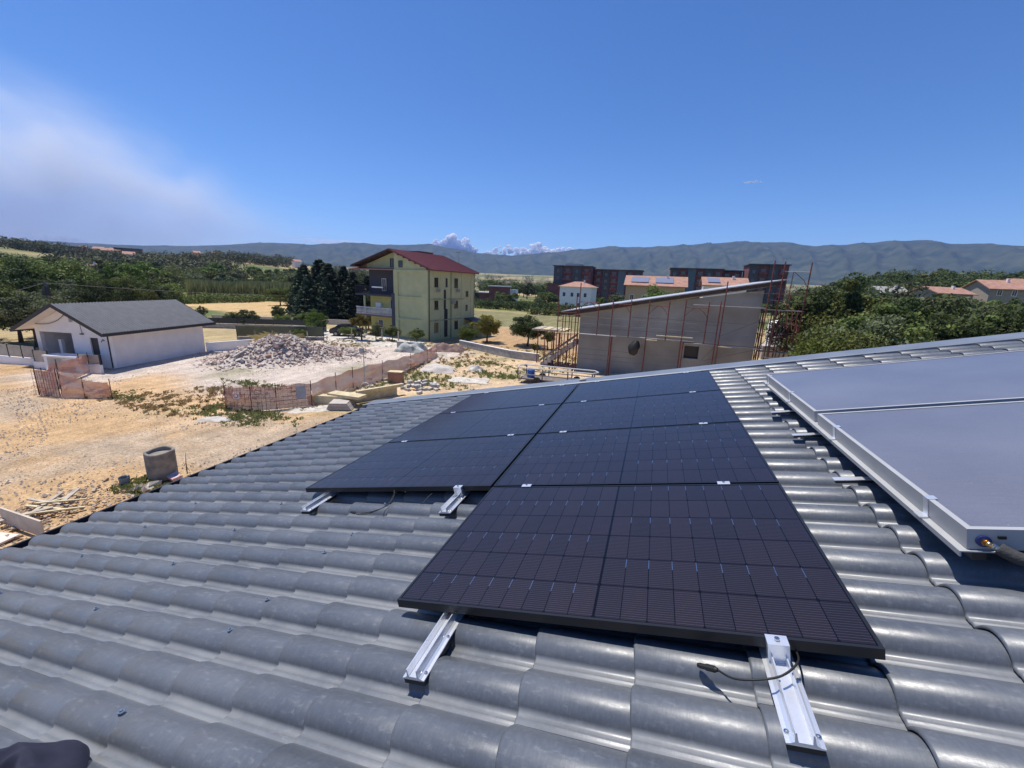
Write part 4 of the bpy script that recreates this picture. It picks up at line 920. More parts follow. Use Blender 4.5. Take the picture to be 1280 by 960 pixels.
# planks near the gutter
def plank(label, p, L_, w_, h_, rz, tilt=0, m_=m_woodd, roll=0, nm='plank', grp=None):
    q = MB().box(-L_ / 2, -w_ / 2, 0, L_ / 2, w_ / 2, h_); o = q.build(nm, m_, None, p, (roll, tilt, rz)); return tag(o, label, 'plank', grp)
plank('wide formwork board standing on edge by the gutter', (-15.35, 4.1, .03), 1.9, .05, .5, R(1), 0, mat('formwork_face', (.52, .44, .35), .8, var=.15, vscale=3))
plank('pale flat board on the ground beside the standing formwork board', (-16.6, 3.35, .02), 3.2, .42, .05, R(13), 0, mat('pale_board', (.66, .58, .50), .8, var=.1))
plank('pale narrow board lying below the standing formwork board', (-16.0, 2.75, .05), 3.0, .35, .05, R(14), 0, mat('pale_board', (.66, .58, .50)))
for k_ in range(9):
    plank('splintered offcut of timber in the heap below the gutter', (-15.75 - .07 * k_ + rnd.gauss(0, .22), 4.55 + .13 * k_ + rnd.gauss(0, .22), .06 + .05 * (k_ % 3)), rnd.uniform(.6, 1.6), rnd.uniform(.06, .16), .04, rnd.uniform(.2, 1.4) if k_ % 4 else 2.2, rnd.uniform(-.12, .12), m_wood if k_ % 2 else m_woodd, nm='timber_offcut', grp='timber offcuts below the gutter')
rg_ = MB(); chunk(rg_, (0, 0, .1), (.5, .35, .22), rnd); tag(rg_.build('rag', mat('red_white_rag', (.52, .22, .20), .9, col2=(.62, .58, .56), vscale=6), None, (-14.8, 7.75, 0)), 'red and white rag beside the concrete well ring', 'rag')
for k_, (x, y, s_) in enumerate([(-15.0, 7.1, .5), (-15.2, 6.75, .42), (-14.85, 6.9, .3)]):
    q = MB(); chunk(q, (0, 0, .06), (s_, s_ * .7, .16), rnd); tag(q.build('stone', mat('pale_stone', (.62, .54, .42), .9, var=.2), None, (x, y, 0)), 'pale broken stone at the foot of the well ring', 'stone', 'pale stones by the well ring')

# timber beams, block piles, brick pallet, sheets on the plot
for k_, (p_, L_, w_, h_, rz, lb) in enumerate([((-16.9, 17.6, .0), 2.3, .5, .55, R(20), 'thick pale timber beam closest to the mesh fence corner'), ((-15.4, 19.6, .0), 3.4, .35, .6, R(64), 'long pale timber beam running beside the gutter end'), ((-14.9, 19.9, .6), 3.2, .25, .18, R(66), 'squared timber lying on top of the long pale beam'), ((-15.9, 18.0, .5), 2.2, .75, .16, R(2), 'broad board lying across the pale timber beams')]):
    tag(MB().box(-L_ / 2, -w_ / 2, 0, L_ / 2, w_ / 2, h_).build('timber_beam', m_wood, None, p_, (0, 0, rz)), lb, 'beam', 'pale timbers by the roof edge')
q = MB(); 
for k_ in range(7): q.box(-.7 + .03 * k_, -.5, k_ * .06, .7 - .04 * k_, .5, k_ * .06 + .045)
tag(q.build('sheet_stack', m_rubw, None, (-15.75, 17.3, 0), (0, 0, R(25))), 'small stack of white sheets under the pale timber beams', 'sheets')
bp = thing('brick_pallet', 'stack of reddish hollow bricks on the weedy plot', 'bricks', (-16.6, 24.0, 0), (0, 0, R(15)))
brk = MB().box(0, 0, 0, .245, .115, .19).mesh('brick', mat('hollow_brick', (.36, .19, .12), .9, var=.2, vscale=6))
for kz in range(4):
    for kx in range(4):
        for ky in range(5): link('brick', brk, bp, (-.5 + kx * .252, -.3 + ky * .121, .05 + kz * .194))
MB().box(-.55, -.35, .0, .55, .35, .049).build('pallet', m_woodd, bp); MB().box(-.52, -.33, .83, .53, .33, .86).build('cover_board', m_wood, bp)
blk = MB().box(-.2, -.1, 0, .2, .1, .2).mesh('concrete_block', m_conc); blk2 = MB().box(-.2, -.1, 0, .2, .1, .2).mesh('concrete_block', m_rubw)
for k_ in range(34):
    c0 = (-14.0, 23.2); x, y = c0[0] + rnd.gauss(0, .75), c0[1] + rnd.gauss(0, .75)
    o = link('concrete_block', blk if k_ % 3 else blk2, None, (x, y, 0 if k_ < 20 else .2), (rnd.uniform(-.1, .1), rnd.uniform(-.1, .1), rnd.uniform(0, 3)))
    tag(o, 'loose concrete block in the untidy block pile near the brick stack', 'block', 'concrete blocks in the pile')
def crumple(nm, label, cat, p_, sx_, sy_, hz0, m_, rz=0, seed=1):
    gx, gy = np.meshgrid(np.linspace(-1, 1, 18), np.linspace(-1, 1, 18)); r_ = np.maximum(np.abs(gx), np.abs(gy))
    z = hz0 * (1 - r_ ** 3) * (.7 + .5 * vnoise(gx, gy, .33, seed)) + hz0 * .25 * np.abs(vnoise(gx, gy, .16, seed + 3)) * (1 - r_ ** 4)
    ii = np.arange(gx.size).reshape(gx.shape); Fq = np.stack([ii[:-1, :-1], ii[:-1, 1:], ii[1:, 1:], ii[1:, :-1]], -1).reshape(-1, 4)
    me = np_mesh(nm, np.stack([gx * sx_ * (1 + .2 * vnoise(gx, gy, .4, seed)), gy * sy_ * (1 + .2 * vnoise(gx, gy, .4, seed + 1)), np.maximum(z, 0)], -1).reshape(-1, 3), Fq, m_)
    return tag(link(nm, me, None, p_, (0, 0, rz)), label, cat)
crumple('plastic_sheeting', 'white plastic sheeting heaped on the weedy plot beside the mesh fence', 'sheeting', (-16.2, 29.4, 0), 1.4, 1.1, .5, m_rubw, .4, 2)
crumple('plaster_heap', 'low white plaster heap among the weeds', 'heap', (-13.3, 31.0, 0), .6, .5, .45, m_rubw, .2, 3)
crumple('plaster_spill', 'flat pale plaster spill spread over the weedy plot', 'spill', (-12.2, 27.3, 0), 1.5, .9, .14, mat('dusty_plaster', (.52, .47, .40), .95, var=.25, vscale=3, bump=.8, bscale=9), .3, 4)
crumple('lime_spill', 'white lime spill on the gravel by the timber beams', 'spill', (-16.9, 16.4, 0), 1.3, .6, .10, mat('dusty_plaster', (.52, .47, .40)), .9, 5)
crumple('tarpaulin', 'grey and white tarpaulin pile behind the mesh fence end', 'tarpaulin', (-23.4, 36.6, 0), 1.7, .9, .9, mat('tarp', (.55, .55, .53), .7, col2=(.12, .14, .12), vscale=1.6), .2, 6)
crumple('scrap_pile', 'reddish brown scrap pile at the end of the grey wall', 'scrap', (-20.3, 39.2, 0), 1.8, 1.1, .8, mat('scrap', (.28, .17, .14), .9, col2=(.10, .07, .06), vscale=2), .2, 7)
crumple('flat_stones', 'flat white stone slabs in the grass before the mesh fence', 'stones', (-19.9, 12.9, 0), .75, .35, .14, m_rubw, .5, 8)
mst = thing('lamp_mast', 'thin site mast with a small floodlight rising above the mesh fence', 'mast', (-16.9, 20.9, 0))
MB().tube([(0, 0, 0), (0, 0, 2.7)], .028, 8).build('pole', m_alud, mst); MB().box(-.22, -.14, 2.62, .05, .02, 2.95).build('floodlight', m_alud, mst); MB().box(.05, -.05, 2.68, .42, .03, 2.72).build('arm', m_dark, mst)
hs_ = thing('hose_loop', 'pale hose looped against the mesh fence', 'hose', (-16.6, 20.5, 0)); MB().tube(spline([(-.35, 0, 0), (-.3, .02, .5), (0, .05, .72), (.3, .08, .6), (.5, .1, .25)], 6), .03, 7).build('tube', mat('pale_hose', (.6, .57, .5), .5), hs_, smooth=True)

# ------------------------------------------------------------------ safety mesh fences
m_net = bpy.data.materials.new('pink_safety_net'); m_net.use_nodes = True; n = m_net.node_tree; p = n.nodes['Principled BSDF']; out = n.nodes['Material Output']
geo = n.nodes.new('ShaderNodeNewGeometry')
c = mixc(rng(noise(1.3, 4), .35, .65, 0, 1), (.60, .27, .19), (.62, .42, .32)); n.links.new(c, p.inputs['Base Color']); p.inputs['Roughness'].default_value = .8
tp = n.nodes.new('ShaderNodeBsdfTransparent'); ms = n.nodes.new('ShaderNodeMixShader')
uvn = n.nodes.new('ShaderNodeAttribute'); uvn.attribute_name = 'weave'; sx = n.nodes.new('ShaderNodeSeparateXYZ'); n.links.new(uvn.outputs['Vector'], sx.inputs[0])
ga = mathn('LESS_THAN', mathn('FRACT', mathn('MULTIPLY', sx.outputs[0], 18), 0), .60); gb = mathn('LESS_THAN', mathn('FRACT', mathn('MULTIPLY', sx.outputs[1], 18), 0), .60)
n.links.new(mathn('MAXIMUM', ga, gb), ms.inputs[0]); n.links.new(tp.outputs[0], ms.inputs[1]); n.links.new(p.outputs[0], ms.inputs[2]); n.links.new(ms.outputs[0], out.inputs[0])
def net(parent, pts, h, seed=1, sag=.12, bulge=.12):
    """draped net along ground points with heights"""
    P = []
    for a_, c_ in zip(pts[:-1], pts[1:]):
        L_ = (Vector(c_[:2]) - Vector(a_[:2])).length; k = max(3, int(L_ / .18))
        for i in range(k): P.append([a_[j] + (c_[j] - a_[j]) * i / k for j in range(3)])
    P.append(list(pts[-1])); P = np.array(P); nP = len(P); nz = 12
    d = np.gradient(P[:, :2], axis=0); d /= np.linalg.norm(d, axis=1)[:, None] + 1e-9; nr = np.stack([-d[:, 1], d[:, 0]], -1)
    s = np.concatenate([[0], np.cumsum(np.linalg.norm(np.diff(P[:, :2], axis=0), axis=1))])
    V = []; U = []
    for k in range(nz):
        t_ = k / (nz - 1); off = bulge * (np.sin(t_ * 9 + 1.3 * np.sin(s * 1.7 + seed) + s * .6) * .5 + .7 * vnoise(s, np.full_like(s, t_ * 2), .5, seed)) * (1 - .5 * t_)
        z = P[:, 2] * t_ - sag * np.abs(np.sin(s * 1.4 + seed)) * t_ ** 2
        V.append(np.stack([P[:, 0] + nr[:, 0] * off, P[:, 1] + nr[:, 1] * off, z + .01], -1)); U.append(np.stack([s, np.full_like(s, t_ * h), 0 * s], -1))
    V = np.array(V); U = np.array(U); ii = np.arange(nz * nP).reshape(nz, nP); Fq = np.stack([ii[:-1, :-1], ii[:-1, 1:], ii[1:, 1:], ii[1:, :-1]], -1).reshape(-1, 4)
    me = np_mesh('net', V.reshape(-1, 3), Fq, m_net, True); at_ = me.attributes.new('weave', 'FLOAT_VECTOR', 'POINT'); at_.data.foreach_set('vector', U.reshape(-1).astype(np.float32))
    return link('net', me, parent)
def mesh_fence(label, pts, grid=None, seed=1, bulge=.12, step=1):
    t_ = thing('safety_mesh_fence', label, 'fence', (pts[0][0], pts[0][1], 0)); o_ = Vector((pts[0][0], pts[0][1], 0))
    q = [(x - o_.x, y - o_.y, h) for x, y, h in pts]; net(t_, q, 1.4, seed, bulge=bulge)
    for x, y, h in q[::step]: MB().tube([(x, y, 0), (x, y, h + .12)], .022, 6).build('post', m_dark, t_)
    if grid:
        for a_, c_ in grid:
            A_, C_ = Vector(q[a_]), Vector(q[c_]); L_ = (C_.xy - A_.xy).length; g_ = MB(); k = int(L_ / .2)
            for i in range(k + 1):
                x, y = A_.x + (C_.x - A_.x) * i / k, A_.y + (C_.y - A_.y) * i / k; g_.tube([(x, y - .13, .02), (x, y - .13, A_.z)], .008, 4, False)
            for i in range(7):
                z = .05 + i * (A_.z - .05) / 6; g_.tube([(A_.x, A_.y - .13, z), (C_.x, C_.y - .13, z)], .008, 4, False)
            g_.build('rebar_grid', m_rust, t_)
    return t_
mesh_fence('pink safety mesh with rebar grid and red and white signs by the gravel yard', [(-20.95, 14.3, 1.4), (-19.6, 14.75, 1.4), (-18.6, 15.5, 1.42), (-17.5, 16.9, 1.4)], [(0, 1), (1, 2), (2, 3)], 1, .06)
sgn = thing('site_notice', 'grey site notice board fixed on the rebar grid', 'sign', (-17.75, 16.45, .55), (0, 0, R(54))); MB().box(-.28, -.16, 0, .22, -.145, .75).build('board', mat('notice_grey', (.30, .33, .38), .6, var=.1), sgn)
sgn = thing('warning_sign', 'small square white sign with a red ring on the rebar grid', 'sign', (-20.1, 14.35, .75), (0, 0, R(20)))
MB().box(-.16, -.075, 0, .16, -.06, .32).build('board', m_cream, sgn); MB().lathe([(.13, 0), (.13, .006), (.09, .006), (.09, 0)], 20).build('red_ring', mat('sign_red', (.5, .05, .04), .6), sgn, (0, -.076, .16), (R(90), 0, 0))
mesh_fence('long pink safety mesh leaning along the dusty lot', [(-17.5, 16.9, 1.4), (-17.85, 19.3, 1.4), (-18.2, 21.3, 1.38), (-18.05, 24.4, 1.36), (-18.2, 28.5, 1.3), (-18.9, 32.4, 1.25), (-19.6, 35.4, 1.0)], None, 4, .22)
mesh_fence('pinkish striped safety mesh standing in front of the outdoor counter', [(-32.2, 11.9, 1.5), (-34.6, 13.6, 1.5), (-37.0, 16.3, 1.35)], None, 7, .34)
mesh_fence('small safety mesh panel with dark bars at the track corner', [(-32.55, 11.75, 1.5), (-30.85, 11.9, 1.6)], [(0, 1)], 9, .03)
mesh_fence('beige sagging safety mesh along the sandy track', [(-30.75, 11.95, 1.5), (-29.6, 12.4, 1.15), (-28.2, 12.95, 1.1)], None, 11, .34)
#@@PART4
# ------------------------------------------------------------------ vegetation
def leaf_cloud(C_, Rr, nleaf, size, rng_, flat=.0, up=.35):
    """leaf quads scattered in the shell of ellipsoids: C_ Kx3 centres, Rr Kx3 radii"""
    k = rng_.integers(0, len(C_), nleaf); d = rng_.normal(size=(nleaf, 3)); d /= np.linalg.norm(d, axis=1)[:, None]
    rad = rng_.uniform(.55, 1.08, nleaf)[:, None]; P = C_[k] + d * Rr[k] * rad
    nrm = d * .8 + rng_.normal(size=(nleaf, 3)) * .7 + np.array([0, 0, up]); nrm /= np.linalg.norm(nrm, axis=1)[:, None]
    t = np.cross(nrm, rng_.normal(size=(nleaf, 3))); t /= np.linalg.norm(t, axis=1)[:, None]; b = np.cross(nrm, t)
    s = (size * rng_.uniform(.6, 1.35, nleaf))[:, None]
    V = np.stack([P - t * s, P - b * s * .55, P + t * s, P + b * s * .55], 1)
    return V.reshape(-1, 3), np.arange(nleaf * 4).reshape(-1, 4)
def crown_mesh(nm, seed, m_, nclump=26, nleaf=4200, size=.05, shape='round', squash=.85):
    g = np.random.default_rng(seed); C_ = []; Rr = []
    if shape == 'round':       # unit crown: radius ~1 about the origin
        for i in range(nclump):
            d = g.normal(size=3); d /= np.linalg.norm(d); r = g.uniform(.30, .95); q = d * r * np.array([1, 1, squash])
            if q[2] < -.45: q[2] *= .55
            C_.append(q); a = g.uniform(.14, .40) * (1.25 - .5 * r); Rr.append((a, a * g.uniform(.8, 1.2), a * .7))
    elif shape == 'conifer':   # height 1, radius .26
        for i in range(nclump):
            t = (i + .5) / nclump; z = .10 + .88 * t; rad = .27 * (1 - t) ** .8 + .012; a0 = g.uniform(0, 6.28)
            for k in range(7 if t < .7 else 4):
                a = a0 + k * 6.283 / (7 if t < .7 else 4) + g.uniform(-.3, .3); rr = rad * g.uniform(.5, .85)
                C_.append((rr * math.cos(a), rr * math.sin(a), z - rr * .25)); w_ = rad * .42 + .012; Rr.append((w_, w_, .028))
    elif shape == 'tall':
        for i in range(nclump):
            t = i / nclump; a = g.uniform(0, 6.28); r = .42 * math.sin(math.pi * (.12 + .80 * t)) * g.uniform(.3, 1); C_.append((r * math.cos(a), r * math.sin(a), -1 + 2 * t)); q = g.uniform(.18, .32); Rr.append((q, q, q * 1.1))
    V, F_ = leaf_cloud(np.array(C_), np.array(Rr), nleaf, size, g)
    return np_mesh(nm, V, F_, m_)
def trunk_mesh(seed, h=1.0, r=.05, limbs=5):
    g = random.Random(seed); q = MB(); b = Vector((g.uniform(-.05, .05), g.uniform(-.05, .05), h * .55))
    q.tube([(0, 0, -.03), b * .5 + Vector((g.uniform(-.02, .02), 0, 0)), b], [r * 1.25, r * .9, r * .7], 7)
    for i in range(limbs):
        a = i * 6.283 / limbs + g.uniform(-.4, .4); e = Vector((math.cos(a) * .30, math.sin(a) * .30, h * g.uniform(.8, 1.0))); q.tube([b * .92, b.lerp(e, .5) + Vector((0, 0, .03)), e], [r * .6, r * .38, r * .12], 5)
    return q.mesh('trunk', m_trunk, True)
TR = [trunk_mesh(s) for s in range(4)]
CM = {k_: [crown_mesh('crown', 11 * j + ord(k_[0]), mt, nc, nl, sz) for j in range(nv)] for k_, mt, nc, nl, sz, nv in [
    ('mid', l_mid, 46, 15000, .033, 3), ('dark', l_dark, 46, 15000, .033, 3), ('gold', l_gold, 34, 9000, .040, 2), ('olive', l_olive, 44, 13000, .033, 2), ('bright', l_bright, 42, 13000, .034, 2)]}
FM = {k_: [crown_mesh('crown', 7 * j + ord(k_[0]) + 500, mt, 24, 2600, .075) for j in range(3)] for k_, mt in (('mid', l_mid), ('dark', l_dark), ('olive', l_olive), ('bright', l_bright))}
CONE = [crown_mesh('crown', 900 + j, l_con, 22, 5200, .021, 'conifer') for j in range(2)]
def tree(kind, x, y, h, r, label, group=None, far=False, name='tree', z=None, low=.30, cat='tree'):
    z0 = float(height(x, y)) if z is None else z
    t_ = thing(name, label, cat, (x, y, z0), (0, 0, random.uniform(0, 6.28)), group)
    tr_h = h * (low + .12)
    o = link('trunk', random.choice(TR), t_, (0, 0, 0), (0, 0, 0), (h * .55, h * .55, h * .62))
    ch = h * (1 - low) / 2
    link('crown', random.choice((FM if far else CM)[kind]), t_, (0, 0, h * low + ch), (0, 0, random.uniform(0, 6.28)), (r, r * random.uniform(.88, 1.1), ch * 1.08))
    return t_
def shrub(kind, x, y, h, r, label, group=None): return tree(kind, x, y, h, r, label, group, name='shrub', low=.04, cat='shrub')
# near the yellow house
shrub('mid', -35.2, 41.0, 1.7, 1.1, 'round shrub hiding the front of the parked car')
tree('gold', -32.9, 40.6, 3.5, 1.5, 'small yellowish tree in front of the loggia balconies', low=.35)
shrub('olive', -31.3, 41.3, 2.3, 1.1, 'grey-green shrub beside the yellowish tree at the loggia')
shrub('mid', -29.6, 42.3, 2.1, 1.0, 'dusty green shrub at the foot of the yellow house wall')
shrub('mid', -26.2, 42.4, 2.0, 1.05, 'green bush at the corner of the yellow house', )
shrub('bright', -20.6, 45.0, 2.5, 1.25, 'loose green bush behind the end of the grey wall')
shrub('olive', -21.6, 47.0, 2.4, 1.1, 'pale bush against the lean-to of the yellow house')
tree('gold', -19.3, 48.0, 3.9, 2.0, 'round golden-green fruit tree on the orange soil', low=.06)
tree('dark', -13.7, 47.8, 4.4, 2.6, 'dense dark green fruit tree behind the grey wall', low=.05)
tree('mid', -11.0, 41.4, 1.5, .55, 'thin young sapling at the grey retaining wall', low=.25)
tree('mid', -10.8, 46.5, 2.6, 1.0, 'small leafy tree between dark fruit tree and props', low=.25)
for k_, (x, y, h, r, kd, lb) in enumerate([(-43.0, 43.6, 3.1, 1.7, 'bright', 'broad green shrub beside the parked car'), (-45.8, 44.8, 2.8, 1.6, 'mid', 'green shrub next to the broad one by the car'), (-40.3, 41.6, 2.2, 1.0, 'dark', 'small dark shrub in front of the parked car'),
        (-53.5, 41.5, 2.9, 2.1, 'dark', 'wide dark bush behind the rubble heap'), (-49.5, 44.5, 2.3, 1.3, 'mid', 'rounded bush between the wide dark bush and the parked car'), (-57.0, 50.5, 3.0, 1.2, 'dark', 'slim dark tree at the ochre field edge'), (-66, 44.5, 2.6, .8, 'olive', 'thin tree in the ochre field close to the bungalow roof'), (-39.5, 50.5, 3.4, 1.7, 'olive', 'pale olive tree beside the lower balcony'), (-38.2, 36.2, 1.6, .9, 'mid', 'low weedy bush behind the rubble heap')]):
    shrub(kd, x, y, h, r, lb)
tree('bright', -88, 79, 5.2, 2.9, 'single rounded tree standing in the ochre field', low=.15)
for k_, (x, y, h) in enumerate([(-62.5, 61.5, 10.6), (-60.0, 62.8, 11.6), (-57.2, 62.0, 10.4), (-54.4, 63.0, 9.6), (-52.0, 62.2, 8.8), (-58.6, 58.8, 8.6), (-55.6, 59.6, 8.0), (-64.5, 63.5, 7.6), (-50.5, 64.5, 8.4)]):
    t_ = thing('conifer_tree', 'dark blue-green conifer in the dense clump beside the yellow house loggia', 'tree', (x, y, 0), (0, 0, random.uniform(0, 6)), 'dark conifers beside the yellow house')
    MB().tube([(0, 0, -.1), (0, 0, h * .9)], [h * .022, .02], 6).build('trunk', m_trunk, t_); cw = random.uniform(.95, 1.55); link('crown', random.choice(CONE), t_, (0, 0, -.02 * h), (random.uniform(-.03, .03), random.uniform(-.03, .03), 0), (h * cw, h * cw, h * random.uniform(.92, 1.03)))
for x, y, h, r in [(-47.5, 66, 7.6, 3.4), (-44.0, 64, 6.4, 3.0), (-68, 66, 5.5, 2.6), (-42, 60, 6.2, 2.6)]: tree('dark', x, y, h, r, 'dark broadleaf tree in the clump behind the loggia balconies', 'dark broadleaf trees behind the loggia', low=.1)
# trees behind the bungalow (left edge)
rt = random.Random(21)
for k_, (px, D, top) in enumerate([(8, 62, 350), (30, 58, 358), (55, 66, 352), (85, 70, 350), (112, 68, 354), (140, 72, 352), (165, 74, 352), (188, 80, 350), (205, 90, 346), (-30, 60, 345), (-70, 66, 340), (20, 88, 322), (45, 92, 308), (62, 100, 312), (2, 95, 306), (78, 104, 318), (-40, 95, 305), (100, 96, 338), (125, 104, 340), (150, 110, 338), (178, 112, 342), (-90, 90, 310)]):
    p_ = aim(px, top, D); h = max(3.5, p_.z); tree(rt.choice(('mid', 'mid', 'bright', 'olive', 'dark') if k_ < 11 else ('mid', 'bright', 'mid', 'dark')), p_.x, p_.y, h, h * rt.uniform(.42, .56), 'broadleaf tree in the dense belt behind the bungalow' if k_ < 11 else 'tall dark broadleaf tree rising over the belt behind the bungalow', 'belt of trees behind the bungalow' if k_ < 11 else 'tall trees over the belt', low=.08)
# tree belts of the middle distance
for k_ in range(90):
    px = rt.uniform(-40, 452); D = rt.uniform(150, 300); p_ = aim(px, 340, D); h = rt.uniform(6, 10.5)
    tree(rt.choice(('mid', 'mid', 'dark', 'olive', 'bright')), p_.x, p_.y, h, h * rt.uniform(.45, .62), 'broadleaf tree in the belt beyond the ochre field', 'trees beyond the ochre field', far=True, low=.06)
for k_ in range(44):
    px = rt.uniform(590, 1010); D = rt.uniform(150, 215); p_ = aim(px, 350, D)
    if 690 < px < 1000 and D > 190: D = 186; p_ = aim(px, 350, D)
    if abs(p_.x + 22) < 9 and 138 < p_.y < 160: continue
    h = rt.uniform(3.2, 6.0); tree(rt.choice(('mid', 'bright', 'olive', 'dark')), p_.x, p_.y, h, h * rt.uniform(.5, .7), 'garden tree between the vineyard and the brick apartment blocks', 'garden trees before the apartment blocks', far=True, low=.06)
for k_ in range(26):
    px = rt.uniform(596, 700); D = rt.uniform(230, 330); p_ = aim(px, 345, D); h = rt.uniform(7, 11); tree(rt.choice(('mid', 'dark', 'dark')), p_.x, p_.y, h, h * .55, 'dark tree in the wood beyond the low red-brown building', 'wood beyond the low building', far=True, low=.05)
# hedge rows and vineyard
def bushes(nm, label, kind, pts, nl, size, m_, kindtag='stuff'):
    g = np.random.default_rng(len(pts)); C_ = np.array([p_[:3] for p_ in pts]); Rr = np.array([p_[3:] for p_ in pts]); V, F_ = leaf_cloud(C_, Rr, nl, size, g); return tag(link(nm, np_mesh(nm, V, F_, m_)), label, kind, kind=kindtag)
def line_pts(a, b, nb, w_, h, jit=.6):
    return [(a[0] + (b[0] - a[0]) * t + rt.uniform(-jit, jit), a[1] + (b[1] - a[1]) * t + rt.uniform(-jit, jit), h * .45, w_ * rt.uniform(.7, 1.2), w_ * rt.uniform(.7, 1.2), h * .58 * rt.uniform(.75, 1.2)) for t in np.linspace(0, 1, nb)]
bushes('hedge', 'dark hedge across the plot behind the fruit trees', 'hedge', line_pts((-52, 118), (-12, 112), 46, 1.4, 3.0), 9000, .22, l_dark)
bushes('hedge', 'second lower hedge across the plot towards the unfinished roof', 'hedge', line_pts((-30, 104), (-2, 110), 30, 1.2, 1.9), 5000, .2, l_mid)
vp = []
for r_ in range(9): vp += line_pts((-60 + r_ * 1.5, 128 + r_ * 4.5), (2 + r_, 122 + r_ * 4.8), 46, .8, 1.5, .3)
bushes('vineyard', 'pale green vine rows behind the hedge', 'vines', vp, 22000, .22, l_bright)
# reeds
q = MB(); g = random.Random(5)
rv = []; nb = 9000
for i in range(nb):
    t = g.random(); px = 236 + 140 * t; D = g.uniform(128, 158) + 18 * t; p_ = aim(px, 370, D); h = g.uniform(3.4, 5.6); a = g.uniform(0, 6.28); w_ = .14; lx, ly = g.uniform(-.5, .5), g.uniform(-.5, .5)
    rv += [(p_.x - w_ * math.cos(a), p_.y - w_ * math.sin(a), 0), (p_.x + w_ * math.cos(a), p_.y + w_ * math.sin(a), 0), (p_.x + lx + w_ * 1.3 * math.cos(a), p_.y + ly + w_ * math.sin(a), h * .75), (p_.x + lx * 1.6, p_.y + ly * 1.6, h)]
tag(link('reeds', np_mesh('reeds', np.array(rv), np.arange(nb * 4).reshape(-1, 4), l_reed)), 'tall pale green reed bed along the ochre field', 'reeds', kind='stuff')
bushes('thicket', 'low green thicket at the foot of the reed bed', 'thicket', [(*(aim(230 + 150 * t, 375, 124 + 20 * t + rt.uniform(-3, 3)).xy), .7, 2.2, 2.2, 1.5 * rt.uniform(.6, 1.3)) for t in np.linspace(0, 1, 50)], 9000, .25, l_mid)
# wood on the right behind the roof
RT = [(1044, 46, 345, .40, 'dark'), (1060, 45, 343, .40, 'mid'), (1075, 47, 348, .42, 'dark'), (1048, 33, 398, .42, 'bright'), (1078, 33, 392, .45, 'mid'), (1103, 34, 380, .5, 'olive'), (1128, 36, 372, .5, 'mid'), (1100, 46, 363, .48, 'mid'), (1135, 50, 360, .5, 'olive'), (1155, 38, 374, .5, 'dark'), (1180, 36, 378, .5, 'dark'), (1165, 48, 364, .5, 'mid'), (1205, 40, 380, .5, 'olive'), (1235, 38, 384, .5, 'mid'), (1262, 36, 386, .5, 'dark'), (1195, 52, 368, .5, 'mid'), (1225, 50, 380, .5, 'olive'), (1255, 48, 388, .5, 'olive'), (1290, 40, 388, .5, 'mid'), (1300, 52, 380, .5, 'dark'), (1330, 44, 388, .5, 'mid'), (1370, 44, 392, .5, 'dark'), (1420, 42, 395, .5, 'mid')]
for k_, (px, D, top, rf_, kd) in enumerate(RT):
    p_ = aim(px, top, D); h = p_.z + .3
    lb = {3: 'bright green young tree at the edge of the wood by the scaffolding'}.get(k_, 'bushy broadleaf tree in the wood beyond the verge flashing'); tree(kd, p_.x, p_.y, h, h * rf_, lb, None if k_ == 3 else 'wood beyond the verge', low=.03)
for k_ in range(60):
    px = rt.uniform(1000, 1420); D = rt.uniform(110, 330); p_ = aim(px, 345, D); h = rt.uniform(6.5, 10)
    if D < 178 and 1090 < px < 1340: D = 180 + (D - 110); p_ = aim(px, 345, D)
    tree(rt.choice(('mid', 'dark', 'dark')), p_.x, p_.y, h, h * rt.uniform(.5, .65), 'tree in the dark wood covering the hillside above the terracotta roofs', 'hillside wood', far=True, low=.03)
for k_ in range(16):
    px = 1075 + k_ * 13 + rt.uniform(-5, 5); D = rt.uniform(105, 138); p_ = aim(px, rt.uniform(364, 371) + (4 if px > 1210 else 0), D); gz = float(height(p_.x, p_.y)); h = p_.z - gz
    tree(rt.choice(('mid', 'olive', 'mid', 'dark')), p_.x, p_.y, h, h * .42, 'tree standing before the terracotta roofs in the wood', 'trees before the terracotta roofs', far=True, low=.03)
tree('bright', *aim(828, 357, 72).xy, 8.4, 4.2, 'bright leafy tree in front of the terracotta-roofed house', low=.05)
tree('bright', *aim(855, 362, 76).xy, 7.8, 3.4, 'smaller leafy tree before the terracotta-roofed house', low=.05)
tree('mid', *aim(1012, 372, 90).xy, 6.5, 3.2, 'dusty tree seen through the scaffold tower', low=.05)
# far woods on the hills, one mass
def wood(nm, label, n_, pxr, Dr, hr, seed, m_=l_far, gap=.0):
    g = np.random.default_rng(seed); px = g.uniform(*pxr, n_ * 2); D = Dr[0] * (Dr[1] / Dr[0]) ** g.uniform(0, 1, n_ * 2)
    pts = np.array([aim(a, 340, b).xy for a, b in zip(px, D)]); keep = vnoise(pts[:, 0], pts[:, 1], 38, seed) > gap; pts = pts[keep][:n_]
    z = height(pts[:, 0], pts[:, 1]); h = g.uniform(*hr, len(pts)); C_ = []; Rr = []
    k = np.stack([pts[:, 0], pts[:, 1], z + h * .45], -1); Rr = np.stack([h * .55, h * .55, h * .52], -1)
    V, F_ = leaf_cloud(k, Rr, len(pts) * (110 if n_ > 100 else 700), .75 if n_ > 100 else .38, g); return tag(link(nm, np_mesh(nm, V, F_, m_)), label, 'wood', kind='stuff')
wood('far_wood', 'far scattered woodland over the hill behind the bungalow', 1500, (-250, 470), (300, 760), (6, 10), 31, gap=.10)
wood('tree_belt', 'further trees filling the belt beyond the ochre field', 80, (-60, 450), (190, 310), (6, 9), 35, l_mid, gap=-.9)
